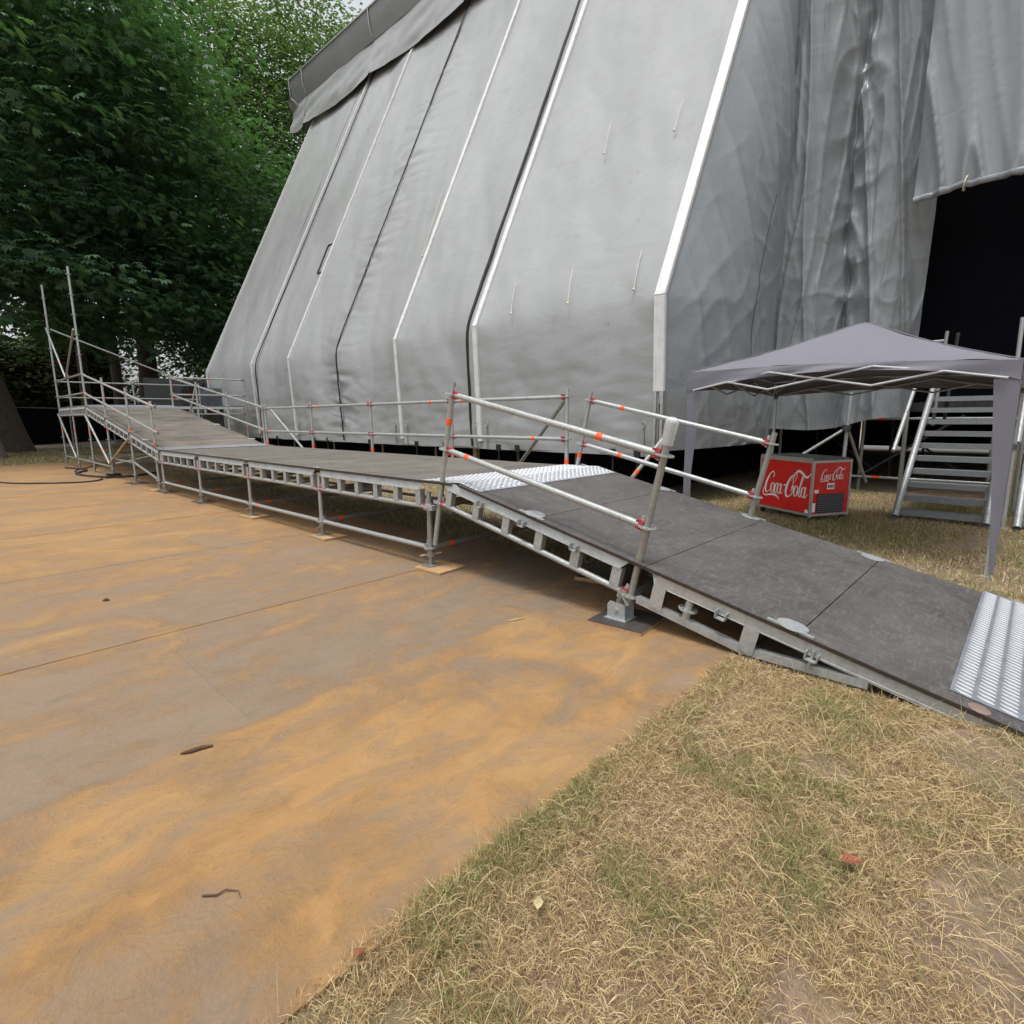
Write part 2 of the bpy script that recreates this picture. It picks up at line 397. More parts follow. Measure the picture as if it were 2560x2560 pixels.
def jack(x, y, zt, parent, z0=0.0, mat=None):
    mat = mat or M_OLD
    mb = MB().tube((x, y, z0+.006), (x, y, zt), .0185, 10)
    z = z0+.05
    while z < zt-.02:
        mb.tube((x, y, z), (x, y, z+.006), .0208, 10, .0185); z += .013
    o = obj('base_jack', mb, mat, parent)
    hw = .075
    pl = MB().prism([(x-hw, y-hw+.03, z0), (x-hw+.03, y-hw, z0), (x+hw-.03, y-hw, z0), (x+hw, y-hw+.03, z0), (x+hw, y+hw-.03, z0), (x+hw-.03, y+hw, z0), (x-hw+.03, y+hw, z0), (x-hw, y+hw-.03, z0)], (0, 0, .007))
    obj('base_plate', pl, mat, o)
    zc = zt-.02; a = random.uniform(0, 3); c, s_ = math.cos(a), math.sin(a)
    nu = MB().tube((x, y, zc-.025), (x, y, zc+.025), .036, 10)
    nu.tube((x-c*.1, y-s_*.1, zc-.015), (x+c*.1, y+s_*.1, zc+.008), .009, 8)
    obj('wing_nut', nu, mat, o)
    return o
def girder(a, b, parent, nweb=6, up=(0, 0, 1), out=(0, -1, 0), drop=.25, top=.026, inset=.06, tube_ext=True, mat=None, brackets=()):
    """edge beam of a deck bay: folded top chord, web plates, bottom tube. a, b on the deck top at post centres"""
    a = V(a); b = V(b); L = (b-a).length; d = (b-a)/L; up = V(up); up = (up-d*up.dot(d)).normalized(); out = V(out)
    mat = mat or M_ZINC
    P = lambda s_, n, w=0: a + d*s_ + up*n + out*w
    ch = .068; i0, i1 = inset, L-inset
    mb = MB()
    # folded chord: inclined outer face and top lip
    mb.prism([P(i0, -top, .012), P(i1, -top, .012), P(i1-.055, -top-ch, .030), P(i0+.055, -top-ch, .030)], -out*.004)
    mb.prism([P(i0, -top, -.03), P(i1, -top, -.03), P(i1, -top, .012), P(i0, -top, .012)], -up*.004)
    mb.prism([P(i0+.055, -top-ch, .030), P(i1-.055, -top-ch, .030), P(i1-.055, -top-ch-.004, .004), P(i0+.055, -top-ch-.004, .004)], -up*.003)
    o = obj('edge_beam', mb, mat, parent, smooth=False)
    obj('bottom_tube', MB().tube(P(R+.03, -drop), P(L-R-.03, -drop), R*.95, 12), M_GALV, o)
    n0, n1 = -top-ch+.004, -drop+R*.7
    for k in range(nweb):
        s_ = i0+.075 + (L-2*inset-.15)*k/(nweb-1)
        hw = .037
        web = MB().prism([P(s_-hw, n0, .024), P(s_+hw, n0, .024), P(s_+hw, n1, .024), P(s_-hw, n1, .024)], -out*.004)
        web.prism([P(s_+hw, n0, .0235), P(s_+hw, n1, .0235), P(s_+hw, n1, -.03), P(s_+hw, n0, -.03)], -d*.004)
        obj('web_plate', web, mat, o, smooth=False)
    for s_ in brackets:
        u = MB()
        for ds in (-.028, .028): u.obox(P(s_+ds, -top-ch+.01, .045), d, up, out, (.003, .022, .018))
        u.obox(P(s_, -top-ch-.012, .045), d, up, out, (.031, .003, .018))
        obj('bracket', u, mat, o, smooth=False)
    wedge(o, P(R+.004, -drop), d, up); wedge(o, P(L-R-.004, -drop), -d, up)
    return o
def plate_bumps(P, L, Wd, du, dv, parent_mb, lu=.034, lv=.013, h=.0022):
    """raised lozenges in a staggered pattern; P(u,v,n)"""
    vs = []; fs = []
    j = 0; v = dv/2
    while v < Wd:
        u = du/2 if j % 2 == 0 else du
        while u < L-.005:
            k = len(vs); sk = lv*.55
            vs += [P(u-lu/2, v-sk, .0004), P(u, v+lv/2-sk*.2, .0004), P(u+lu/2, v+sk, .0004), P(u, v-lv/2+sk*.2, .0004), P(u-lu*.30, v-sk*.45, h), P(u+lu*.30, v+sk*.45, h)]
            fs += [(k, k+3, k+4), (k+3, k+5, k+4), (k+3, k+2, k+5), (k+2, k+1, k+5), (k+1, k+4, k+5), (k+1, k, k+4)]
            u += du
        v += dv; j += 1
    parent_mb.add(vs, fs)

YN, YF = 3.17, 5.24
ZD = .828
X0 = -4.06
PX = [X0-2.07*k for k in range(5)]       # post lines of the level walkway

# ---- level walkway
wk = thing('level_walkway', (PX[0], YN, 0), 'flat middle section of the grey scaffold walkway with dusty brown decking', 'walkway')
edge0, edge1 = YN-.03, YF-.02
bx = []
xx = PX[0]+.42
while xx > PX[4]-.02: bx.append(xx); xx -= 1.035
bx = [X0+.36, PX[0]] + [X0-1.035*k for k in range(1, 9)]
for a, b in zip(bx[:-1], bx[1:]):
    mb = MB().box((b+.003, edge0, ZD-.022), (a-.003, edge1, ZD+rr.uniform(-.0015, .0015)))
    o = obj('deck_board', mb, M_DECK2, wk, smooth=False)
    obj('edge_band', MB().box((b+.003, edge0-.0035, ZD-.022), (a-.003, edge0-.0005, ZD-.002)), M_DECKEDGE, o, smooth=False)
for k in range(4):
    girder((PX[k+1], YN, ZD), (PX[k], YN, ZD), wk)
    girder((PX[k+1], YF, ZD), (PX[k], YF, ZD), wk, out=(0, 1, 0))
    rail((PX[k+1], YN, .19), (PX[k], YN, .19), wk, name='ledger', red=False, tapes=[(.08,), (), (.42,), ()][k] if False else ((.12,) if k == 1 else ()))
    rail((PX[k+1], YF, .19), (PX[k], YF, .19), wk, name='ledger', mat=M_OLD, red=False)
    brace((PX[k+1], YF-.05, .25), (PX[k]-.1, YN+.3, .52), wk, M_OLD, (.85,))
for k in range(5):
    post((PX[k], YN, .13), (PX[k], YN, .72 if k < 4 else ZD-.05), wk, ros=(.06, .448), mat=M_OLD if k == 0 else M_GALV, sleeve=.22 if k == 0 else None, name='leg')
    jack(PX[k], YN, .15, wk, .022)
    post((PX[k], YF, .13), (PX[k], YF, 1.715), wk, ros=(.06, .448, 1.0, 1.49), tapes=(.74,), name='post')
    jack(PX[k], YF, .15, wk, .0)
    rail((PX[k], YN, .19), (PX[k], YF, .19), wk, name='cross_ledger', mat=M_OLD, red=False, tapes=(.12,))
    rail((PX[k], YN, ZD-.25), (PX[k], YF, ZD-.25), wk, name='cross_ledger', mat=M_OLD, red=False)
    # end pocket plates at the deck edge
    obj('cap_plate', MB().box((PX[k]-.06, edge0-.006, ZD+.001), (PX[k]+.06, edge0+.05, ZD+.005)), M_ZINC, wk, smooth=False)
for k in range(4):
    rail((PX[k+1], YF, 1.62), (PX[k], YF, 1.62), wk, tapes=[(.12,), (.78,), (.15,), ()][k])
    rail((PX[k+1], YF, 1.13), (PX[k], YF, 1.13), wk, tapes=[(.75,), (), (), (.12,)][k])
brace((PX[0]-.06, YF+.06, 1.60), (PX[0]-1.45, YF+.45, .45), wk, M_OLD)
brace((PX[4]+.15, YF+.05, 1.60), (PX[4]+.95, YF+.5, .55), wk, M_GALV)

# ---- lower ramp
dr = V((.97712, 0, -.21270)); nr = V((.21270, 0, .97712)); O1 = V((-2.7228, 0, .6365))
def RP(t, y, n): return O1 + dr*t + nr*n + V((0, y, 0))
lr = thing('lower_ramp', (-1.9, YN, 0), 'lower end of the scaffold ramp sloping down to the grass, dark brown boards', 'ramp')
ts = [-.90, 0, .967, 1.932, 2.90]
for a, b in zip(ts[:-1], ts[1:]):
    e0, e1 = YN-.035, YF+.02
    mb = MB().prism([RP(a+.003, e0, -.022), RP(b-.003, e0, -.022), RP(b-.003, e1, -.022), RP(a+.003, e1, -.022)], nr*.022)
    o = obj('deck_board', mb, M_DECK, lr, smooth=False)
    mb = MB().prism([RP(a+.003, e0-.0035, -.022), RP(b-.003, e0-.0035, -.022), RP(b-.003, e0-.0035, -.002), RP(a+.003, e0-.0035, -.002)], (0, .003, 0))
    obj('edge_band', mb, M_DECKEDGE, o, smooth=False)
TA, TB = -1.15, .90
girder(RP(TA, YN, 0), RP(TB, YN, 0), lr, up=nr, brackets=(.55, 1.03, 1.55))
girder(RP(TA-.04, YF, 0), RP(TB-.05, YF, 0), lr, up=nr, out=(0, 1, 0))
A = post(RP(TA, YN, -.67), RP(TA, YN, .83), lr, ros=(.42, .915, 1.397), tapes=(1.16,))
B = post(RP(TB, YN, -.30), RP(TB, YN, .93), lr, ros=(.05, .545, 1.027), mat=M_OLD, sleeve=.42)
Cc = post(RP(TA-.04, YF, -.30), RP(TA-.04, YF, .80), lr, ros=(.05, .50, 1.0), tapes=(.37,))
D = post(RP(TB-.05, YF, -.30), RP(TB-.05, YF, .80), lr, ros=(.05, .50, 1.0), mat=M_OLD)
rail(RP(TA, YN, .727), RP(TB, YN, .727), lr, tapes=(.76,), up=nr); rail(RP(TA, YN, .245), RP(TB, YN, .245), lr, tapes=(.14,), up=nr)
rail(RP(TA-.04, YF, .70), RP(TB-.05, YF, .70), lr, tapes=(.22,), up=nr); rail(RP(TA-.04, YF, .20), RP(TB-.05, YF, .20), lr, tapes=(.26,), up=nr)
brace(RP(-.50, YF+.05, -.05), RP(-.42, YF+.42, .42), lr, M_OLD, (.2,))
rail(RP(TB, YN, -.25), RP(TB-.05, YF, -.25), lr, name='cross_ledger', mat=M_OLD, red=False)
rail(RP(TA, YN, -.25), RP(TA-.04, YF, -.25), lr, name='cross_ledger', mat=M_OLD, red=False)
# bottom taper beam (box section pair with stub plates)
def pbeam(p, q_, h, wd, out, name='taper_beam', mat=M_ZINC):
    p = V(p); q_ = V(q_); d = (q_-p).normalized(); u = V((0, -1, 0)).cross(d); u = u if u.z > 0 else -u
    mb = MB().obox((p+q_)/2, d, u, (0, 1, 0), ((q_-p).length/2, h/2, wd/2))
    return obj(name, mb, mat, lr, smooth=False)
for y, o_ in ((YN, -1), (YF, 1)):
    yc = y + o_*.005
    mb = MB()
    t0, t1 = TB+.10, 2.88
    mb.prism([RP(t0, yc-.02*o_, -.026), RP(t1, yc-.02*o_, -.026), RP(t1, yc+.022*o_, -.026-.05), RP(t0+.06, yc+.022*o_, -.026-.072)], (0, .004*o_, 0))
    mb.prism([RP(t0, yc-.022*o_, -.024), RP(t1, yc-.022*o_, -.024), RP(t1, yc+.024*o_, -.024), RP(t0, yc+.024*o_, -.024)], -nr*.004)
    mb.obox(RP((t0+t1)/2+.03, yc+.012*o_, -.062), dr, nr, (0, 1, 0), ((t1-t0)/2-.03, .034, .012))
    ch = obj('taper_chord', mb, M_ZINC, lr, smooth=False)
    b0 = RP(TB+.06, yc, -.25); b1 = RP(TB+.78, yc, -.245); b2 = RP(2.30, yc, -.112)
    for pa, pb in ((b0, b1), (b1, b2)):
        d = (pb-pa).normalized(); u = d.cross(V((0, -1, 0)).normalized()); u = u if u.z > 0 else -u
        obj('bottom_tube', MB().obox((pa+pb)/2, d, u, (0, 1, 0), ((pb-pa).length/2+.002, .024, .022)), M_ZINC, ch, smooth=False)
    for s_ in (.20, .80):
        pl = MB().prism([RP(TB+s_-.045, yc+o_*.026, -.085), RP(TB+s_+.045, yc+o_*.026, -.085), RP(TB+s_+.045, yc+o_*.026, -.245), RP(TB+s_-.045, yc+o_*.026, -.245)], (0, o_*.004, 0))
        obj('web_plate', pl, M_ZINC, ch, smooth=False)
    for s_ in (.62, 1.13):
        u = MB()
        for ds in (-.03, .03): u.obox(RP(TB+s_+ds, yc+o_*.045, -.085), dr, nr, (0, 1, 0), (.003, .024, .02))
        u.obox(RP(TB+s_, yc+o_*.045, -.107), dr, nr, (0, 1, 0), (.033, .003, .02))
        obj('bracket', u, M_ZINC, ch, smooth=False)
    stub = obj('stub_tube', MB().tube(RP(TB+.40, yc-.01*o_, -.26), RP(TB+.40, yc-.01*o_, -.08), .026, 12), M_GALV, ch)
    inst('rosette', ME_ROS, stub, RP(TB+.40, yc-.01*o_, -.165), nr.to_track_quat('Z', 'Y').to_euler())
    obj('tie_bolt', MB().tube(RP(2.03, yc+o_*.035, -.05), RP(2.03, yc+o_*.035, -.16), .009, 8), M_GALV, ch)
# cover discs over the post sockets
for t, y, s_ in ((0, YN, -1), (1.94, YN, -1), (0, YF+.0, 1), (.0+TB+.02, YF+.02, 1), (1.94, YF, 1)):
    c = RP(t-.06, y-s_*.03, .003)
    pts = [c + dr*(.085*math.cos(a)) + V((0, .075*math.sin(a), 0)) for a in np.linspace(0, 2*math.pi, 25)[:-1]]
    mb = MB().prism(pts, nr*.003)
    mb.obox(c+V((0, s_*.045, .0)), dr, nr, (0, 1, 0), (.125, .005, .011))
    obj('cover_disc', mb, M_ZINC, lr, smooth=False)
# foot of post B: hinged jack
def hinge_foot(c, parent):
    x, y, z = c
    mb = MB().tube((x-.008, y, z+.07), (x+.05, y, z+.23), .018, 10)
    o = obj('base_jack', mb, M_OLD, parent)
    s_ = MB().box((x-.085, y-.075, z), (x+.085, y+.075, z+.008))
    for dy in (-.055, .055): s_.prism([(x-.07, y+dy, z+.008), (x+.07, y+dy, z+.008), (x+.07, y+dy, z+.115), (x-.05, y+dy, z+.125), (x-.07, y+dy, z+.10)], (0, .006, 0))
    s_.tube((x, y-.065, z+.07), (x, y+.065, z+.07), .014, 8)
    obj('hinge_plate', s_, M_ZINC, o, smooth=False)
    w = MB().tube((x+.005, y, z+.15), (x+.03, y, z+.21), .036, 10); w.obox((x+.06, y-.05, z+.165), (.7, -.3, -.7), (0, 1, 0), (.7, 0, .7), (.06, .014, .004))
    obj('wing_nut', w, M_OLD, o)
pB = RP(TB, YN, -.30); hinge_foot((pB.x-.07, YN, .022), lr)
pD = RP(TB-.05, YF, -.30); hinge_foot((pD.x-.07, YF, .0), lr)
# coupler joining the ramp post to the first leg
obj('coupler', MB().obox((X0+.035, YN-.01, ZD-.25), (1, 0, 0), (0, 1, 0), (0, 0, 1), (.06, .035, .022)).tube((X0, YN, ZD-.285), (X0, YN, ZD-.215), .034, 10), M_ZINC, lr)
# tread plates: folded over the crest, and at the foot
def crest_pt(s_, y, n=0):
    # s_: 0..1 from level deck to ramp
    xa, xb = X0-.03, -3.36
    L = .74; w = .10
    x = xa + (xb-xa)*s_
    ramp_z = .6365 - (x+2.7228)*.21768
    k = 14
    z = -math.log(math.exp(-k*(ZD-ramp_z)) + 1)/k + ZD if False else min(ZD, ramp_z)
    # smooth minimum of the two decks
    dlt = ZD-ramp_z; h = max(0, .06-abs(dlt))/.06
    z += h*h*.004
    return V((x, y, z+.004+n))
mb = MB().grid(lambda u, v: crest_pt(u, edge0+.02+v*(edge1-edge0-.0)), 18, 2)
pt_ = MB(); plate_bumps(lambda u, v, n: crest_pt(u/.76, edge0+.02+v, n), .76, edge1-edge0, .056, .034, pt_, lu=.044, lv=.020, h=.004)
obj('tread_pattern', pt_, M_POLISH, obj('tread_plate', mb, M_TREAD, lr, smooth=False), smooth=False)
tf0 = 2.60
def foot_pt(u, v, n=0):
    t = tf0+u; b = RP(t, YN+.075+v, .004+n)
    if t > 2.9:
        e = RP(2.9, YN+.075+v, .004); b = V((e.x + (t-2.9)*.985, e.y, e.z-(t-2.9)*.12+n))
    return b
mb = MB().grid(lambda u, v: foot_pt(u*.62, v*2.07), 12, 2)
vs = []; fs = []
for ci in range(7):
    for ri in range(44):
        u, v = .05+ci*.086, .03+ri*.0465+(.023 if ci % 2 else 0)
        if v > 2.05: continue
        k = len(vs)
        lz = ((-.036, .011), (-.014, -.0055), (.036, -.011), (.014, .0055))
        vs += [foot_pt(u+a_, v+b_, .0004) for a_, b_ in lz]+[foot_pt(u+a_*.86, v+b_*.8, .0035) for a_, b_ in lz]
        fs += [(k, k+1, k+5, k+4), (k+1, k+2, k+6, k+5), (k+2, k+3, k+7, k+6), (k+3, k, k+4, k+7), (k+4, k+5, k+6, k+7)]
pt_ = MB(); pt_.add(vs, fs)
obj('tread_pattern', pt_, M_POLISH, obj('tread_plate', mb, M_TREAD, lr, smooth=False), smooth=False)
obj('socket_disc', MB().prism([RP(2.72+.045*math.cos(a), YN+.005+.045*math.sin(a), .001) for a in np.linspace(0, 6.283, 17)[:-1]], nr*.002), M_SOCKET, lr)

# ---- upper ramp
ur = thing('upper_ramp', (-15.5, YN, 0), 'upper scaffold ramp climbing left from the flat walkway to the high landing', 'ramp')
UX0, UX1, UZ0, UZ1 = -12.36, -18.65, ZD, 1.80
ud = V((UX1-UX0, 0, UZ1-UZ0)); UL = ud.length; ud /= UL; un = V((-ud.z, 0, ud.x)); un = un if un.z > 0 else -un
def UP(t, y, n): return V((UX0, 0, UZ0)) + ud*t + un*n + V((0, y, 0))
nb = 7
for i in range(nb):
    a, b = UL*i/nb+.003, UL*(i+1)/nb-.003
    mb = MB().prism([UP(a, edge0, -.022), UP(b, edge0, -.022), UP(b, edge1, -.022), UP(a, edge1, -.022)], un*(.022+rr.uniform(-.002, .002)))
    o = obj('deck_board', mb, (M_DECK3, M_DECK3, M_DECK2, M_DECK3, M_DECK2, M_DECK2, M_DECK3)[i], ur, smooth=False)
    obj('edge_band', MB().prism([UP(a, edge0-.0035, -.022), UP(b, edge0-.0035, -.022), UP(b, edge0-.0035, -.002), UP(a, edge0-.0035, -.002)], (0, .003, 0)), M_DECKEDGE, o, smooth=False)
UPX = [UX0, -14.46, -16.55, UX1]
def uz(x): return UZ0 + (x-UX0)/(UX1-UX0)*(UZ1-UZ0)
for k in range(3):
    xa, xb = UPX[k+1], UPX[k]
    girder((xa, YN, uz(xa)), (xb, YN, uz(xb)), ur)
    girder((xa, YF, uz(xa)), (xb, YF, uz(xb)), ur, out=(0, 1, 0))
    for y, tp in ((YN, ((.78,), (.3,), ())[k]), (YF, ((), (), (.25,))[k])):
        rail((xa, y, uz(xa)+.80), (xb, y, uz(xb)+.80), ur, tapes=tp, red=False)
        rail((xa, y, uz(xa)+.31), (xb, y, uz(xb)+.31), ur, tapes=((.9,), (.5,), (.08,))[k], red=False)
zl = {0: .2, 1: .47, 2: .47}
for k in range(3):
    x = UPX[k] - (.33 if k == 0 else 0)
    top = uz(UPX[k])
    post((x, YN, .13), (x, YN, top+.93), ur, ros=(.07, .45, .8, top-.38, top+.18, top+.67), tapes=(top-.13+.10 if k == 0 else 1.05,), name='post')
    jack(x, YN, .15, ur, .022 if k < 2 else .10)
    xf = UPX[k] - (.12 if k == 0 else 0)
    post((xf, YF, .13), (xf, YF, top+.90), ur, ros=(.07, .45, top-.38, top+.18, top+.67), name='post')
    jack(xf, YF, .15, ur, 0)
    if k: rail((x, YN, .47), (x, YF, .47), ur, name='cross_ledger', mat=M_OLD, red=False)
rail((UPX[1], YN, .48), (UPX[0]-.33, YN, .21), ur, name='ledger', mat=M_OLD, red=False)
rail((UPX[2], YN, .47), (UPX[1], YN, .47), ur, name='ledger', mat=M_OLD, red=False)
rail((UPX[3], YN, .26), (UPX[2], YN, .26), ur, name='ledger', mat=M_OLD, red=False)
brace((UPX[3], YN-.05, 1.52), (UPX[2]+.02, YN-.05, .33), ur, M_GALV, (.72,))
brace((UPX[2]+.05, YN-.05, .36), (UPX[1]+.02, YN-.05, 1.0), ur, M_TIMBER, (.72,))
brace((UPX[2]+.1, YN+.05, .34), (UPX[1]-.1, YF-.1, .9), ur, M_GALV, (.6,))
def low_strip(u, v, n=0):
    x = -12.0-.52*u; return V((x, edge0+.02+v, max(ZD, uz(x))+.006+n))
mb = MB().grid(lambda u, v: low_strip(u, v*(edge1-edge0)), 8, 2)
pt_ = MB(); plate_bumps(lambda u, v, n: low_strip(u/.52, v, n), .52, edge1-edge0, .06, .05, pt_, lu=.05, lv=.02, h=.003)
obj('tread_pattern', pt_, M_POLISH, obj('tread_plate', mb, M_TREAD, ur, smooth=False), smooth=False)
mb = MB().grid(lambda u, v: UP(UL-.50+u*.54, edge0+.02+v*(edge1-edge0), .006), 4, 2)
pt_ = MB(); plate_bumps(lambda u, v, n: UP(UL-.50+u, edge0+.02+v, .006+n), .54, edge1-edge0, .05, .05, pt_)
obj('tread_pattern', pt_, M_POLISH, obj('tread_plate', mb, M_TREAD, ur, smooth=False), smooth=False)
for t, y, s_ in ((UL/3, YN, -1), (UL*2/3, YN, -1), (UL*.17, YN, -1), (UL*.45, YF, 1), (UL*.12, YF, 1)):
    c = UP(t, y-s_*.03, .003)
    obj('cover_disc', MB().prism([c+ud*(.085*math.cos(a))+V((0, .075*math.sin(a), 0)) for a in np.linspace(0, 2*math.pi, 17)[:-1]], un*.003), M_ZINC, ur, smooth=False)

# ---- landing
la = thing('scaffold_landing', (-20.7, YN, 0), 'raised scaffold landing with two tall bare poles at the far left', 'landing')
LX = [-18.65, -20.72, -22.79]; LY = [YN, YF, 7.31]; ZL = 1.80
for i in range(4):
    for (ya, yb) in ((YN-.03, YF), (YF+.006, 7.34)):
        obj('deck_board', MB().box((LX[0]-1.035*(i+1)+.003, ya, ZL-.022), (LX[0]-1.035*i-.003, yb, ZL)), M_DECK2, la, smooth=False)
for k in range(2): girder((LX[k+1], YN, ZL), (LX[k], YN, ZL), la, nweb=8)
for j in range(2):
    girder((LX[2], LY[j], ZL), (LX[2], LY[j+1], ZL), la, out=(-1, 0, 0))
girder((LX[0], YF, ZL), (LX[0], 7.31, ZL), la, out=(1, 0, 0))
tops = {(0, 0): 5.30, (2, 0): 5.50, (1, 0): 2.75, (0, 1): 2.72, (0, 2): 2.72, (2, 1): 2.7, (2, 2): 2.7}
for i, x in enumerate(LX):
    for j, y in enumerate(LY):
        if (i, j) in ((1, 1),): continue
        t = tops.get((i, j), ZL-.03)
        post((x, y, .13), (x, y, t), la, ros=[z for z in (.25, .75, 1.25, 1.42, 2.0, 2.48, 2.98, 3.48, 3.98, 4.48, 4.98) if z < t-.2], tapes=(.95, 1.95) if (j == 0 and i == 0) else (.95,))
        jack(x, y, .15, la, 0)
for z, tp in ((2.61, ()), (2.12, ())):
    for k in range(2): rail((LX[k+1], YN, z), (LX[k], YN, z), la, red=False, mat=M_OLD)
    for j in range(2): rail((LX[2], LY[j], z), (LX[2], LY[j+1], z), la, red=False, tapes=(.6,))
    rail((LX[0], YF, z), (LX[0], 7.31, z), la, red=False, tapes=(.5 if z > 2.3 else .25,))
for k in range(2): rail((LX[k+1], YN, .27), (LX[k], YN, .27), la, red=False, name='ledger', mat=M_OLD)
for j in range(2):
    rail((LX[2], LY[j], .3), (LX[2], LY[j+1], .3), la, red=False, name='ledger', mat=M_OLD)
    rail((LX[0], LY[j], .3), (LX[0], LY[j+1], .3), la, red=False, name='ledger', mat=M_OLD)
brace((LX[2], YN-.05, 1.6), (LX[1], YN-.05, .3), la)
brace((LX[2]+.02, YN-.05, 4.22), (LX[1]+.02, YN-.05, 2.62), la, M_GALV, (.72,))
brace((LX[0]-.04, YN-.05, 3.75), (LX[1]+.05, YN-.05, 2.6), la, M_OLD)
brace((LX[2], YN+.05, 4.2), (LX[2]+.1, 7.2, 2.6), la)
brace((LX[0], 5.9, 2.4), (LX[0]+.05, 5.3, .4), la, M_OLD)

# ---- sole boards under the jacks
def pad(x, y, sx, sy, rot, mat, label, h=.022, z=0.001):
    c, s_ = math.cos(rot), math.sin(rot)
    mb = MB().obox((x, y, z+h/2-.0005), (c, s_, 0), (-s_, c, 0), (0, 0, 1), (sx/2, sy/2, h/2-.0005))
    p = obj('sole_board', mb, M_WOODEDGE if mat is M_PADD else mat, None, smooth=False); tag(p, label, 'sole board', 'wooden pads under the scaffold feet')
    if mat is M_PADD:
        obj('black_face', MB().obox((x, y, z+h+.0008), (c, s_, 0), (-s_, c, 0), (0, 0, 1), (sx/2-.001, sy/2-.001, .0012)), M_PADD, p, smooth=False)
pad(X0+.09, YN+.03, .36, .34, .06, M_PADL, 'pale wooden pad under the leg where flat walkway meets lower ramp', .019)
pad(PX[1]+.08, YN+.03, .36, .30, .0, M_PADL, 'pale wooden pad under the second leg from the lower ramp')
pad(PX[2]+.05, YN+.02, .40, .28, .1, M_PADL, 'wooden pad under the third leg from the lower ramp')
pad(PX[3]+.05, YN, .36, .28, .0, M_PADD, 'dark pad under the fourth leg from the lower ramp')
pad(PX[4]+.10, YN, .5, .28, .05, M_PADD, 'long dark pad under the leg at the foot of upper ramp')
pad(UX0-.42, YN-.03, .36, .25, .1, M_PADL, 'small pad under the double leg at start of upper ramp')
pad(-14.46, YN, .5, .35, .1, M_PADD, 'pad under the second leg of the upper ramp')
pad(pB.x-.03, YN+.02, .40, .40, .10, M_PADD, 'dark square board under the hinged foot of the ramp post', .02)
pad(-2.62, 3.95, .42, .36, .15, M_PADD, 'dark board lying alone on the floor under the lower ramp', .03)
blk = MB().prism([(-16.75, YN-.2, .001), (-16.35, YN-.2, .001), (-16.35, YN+.2, .001), (-16.75, YN+.2, .001)], (0, 0, .04))
blk.prism([(-16.68, YN-.13, .04), (-16.42, YN-.13, .04), (-16.42, YN+.13, .04), (-16.68, YN+.13, .04)], (0, 0, .06))
tag(obj('rubber_foot_block', blk, M_RUBBER, smooth=False), 'black rubber block under the third leg of the upper ramp', 'foot block')

# ------------------------------------------------------------------ stage cover
KX = [-22.63, -18.56, -15.95, -13.30, -10.71, -8.10, -4.19]
KZ, KY, SL, HEM, TOPZ = 3.10, 7.60, .49, .80, 15.0
def sp(x, w):
    t = x/w
    return x if t > 25 else (0 if t < -25 else w*math.log1p(math.exp(t)))
def nz(x, y, z): return mnoise.noise(V((x, y, z)))
def wallY(z, w=.02): return KY + SL*sp(z-KZ, w) + .045*max(0, KZ-z)
st = thing('stage_cover', (-13.4, KY, 0), 'huge sloping grey tarpaulin side wall of the festival stage with white seams', 'stage cover')
for i in range(6):
    x0, x1 = KX[i], KX[i+1]
    def pf(u, v, x0=x0, x1=x1, i=i):
        z = HEM + (TOPZ-HEM)*(v**1.15); x = x0+(x1-x0)*u
        e = math.sin(math.pi*u)
        w = .03+.22*min(1, e*1.6)
        y = wallY(z, w) + .07*e*min(1, (z-HEM)/2) + .05*e*nz(x*.35, z*.3, 4.1+i)
        z2 = z-1.0
        y += .030*nz(x*1.1+z*.25, z*.45, 9+i) + .012*nz(x*2.9+.8*z, z*1.6, 3+i) - .05*abs(nz(x*.55+z*.35+i, z*.16, 5+i))
        # puckers along the laced joint and next to the profiles
        dj = abs(x+13.30)
        y += .085*math.exp(-dj/.60)*(.4-abs(nz(x*.9+5, z*3.6+.5*(x+13.3), 2)))*min(1, dj/.03+.3) + .012*math.exp(-dj/.9)*nz(x*1.0, z*2.4+x, 8)
        dp = min(abs(x-x0), abs(x-x1))
        y += .012*math.exp(-dp/.3)*nz(x*7, z*.7, 5)
        if z < 3.2:   # slack folds low down
            f = (3.2-z)/2.4
            y += f*.030*nz(x*.9+z*1.5, z*2.2-x*.5, 1.7+i) + f*.012*nz(x*2.5, z*6, 6+i)
        y -= .012
        return V((x, y, z))
    pn = obj('wall_panel', MB().grid(pf, 48 if x1-x0 > 3 else 36, 300), M_TARP, st, smooth=True)
    hm = MB().grid(lambda u, v: V((x0+(x1-x0)*u, wallY(HEM)-.02+.012*nz(u*9+i, 0, 2), HEM-.03+.13*v+.015*nz(u*5+i, 1, 1))), 30, 1)
    hb = MB(); hb.v = hm.v + [(a, b+.006, c) for a, b, c in hm.v]; n_ = len(hm.v)
    hb.f = hm.f + [tuple(q_+n_ for q_ in reversed(f)) for f in hm.f]
    obj('hem_band', hb, M_TARP, st, smooth=True)
def keder(x, wd, top=TOPZ, low=HEM+.12):
    mb = MB()
    pts = [(wallY(low)-.03, low), (KY-.03, KZ), (wallY(top)-.03, top)]
    for (ya, za), (yb, zb) in zip(pts[:-1], pts[1:]):
        a = V((x, ya, za)); b = V((x, yb, zb)); d = (b-a).normalized(); nn = V((1, 0, 0)).cross(d)
        mb.obox((a+b)/2, d, (1, 0, 0), nn, ((b-a).length/2, wd/2, .028))
        for sx in (-1, 1):
            mb.obox((a+b)/2+V((sx*wd*.36, 0, 0))-nn*0, d, (1, 0, 0), nn, ((b-a).length/2-.001, wd*.09, .034))
    return obj('keder_profile', mb, M_WHITE, st, smooth=False)
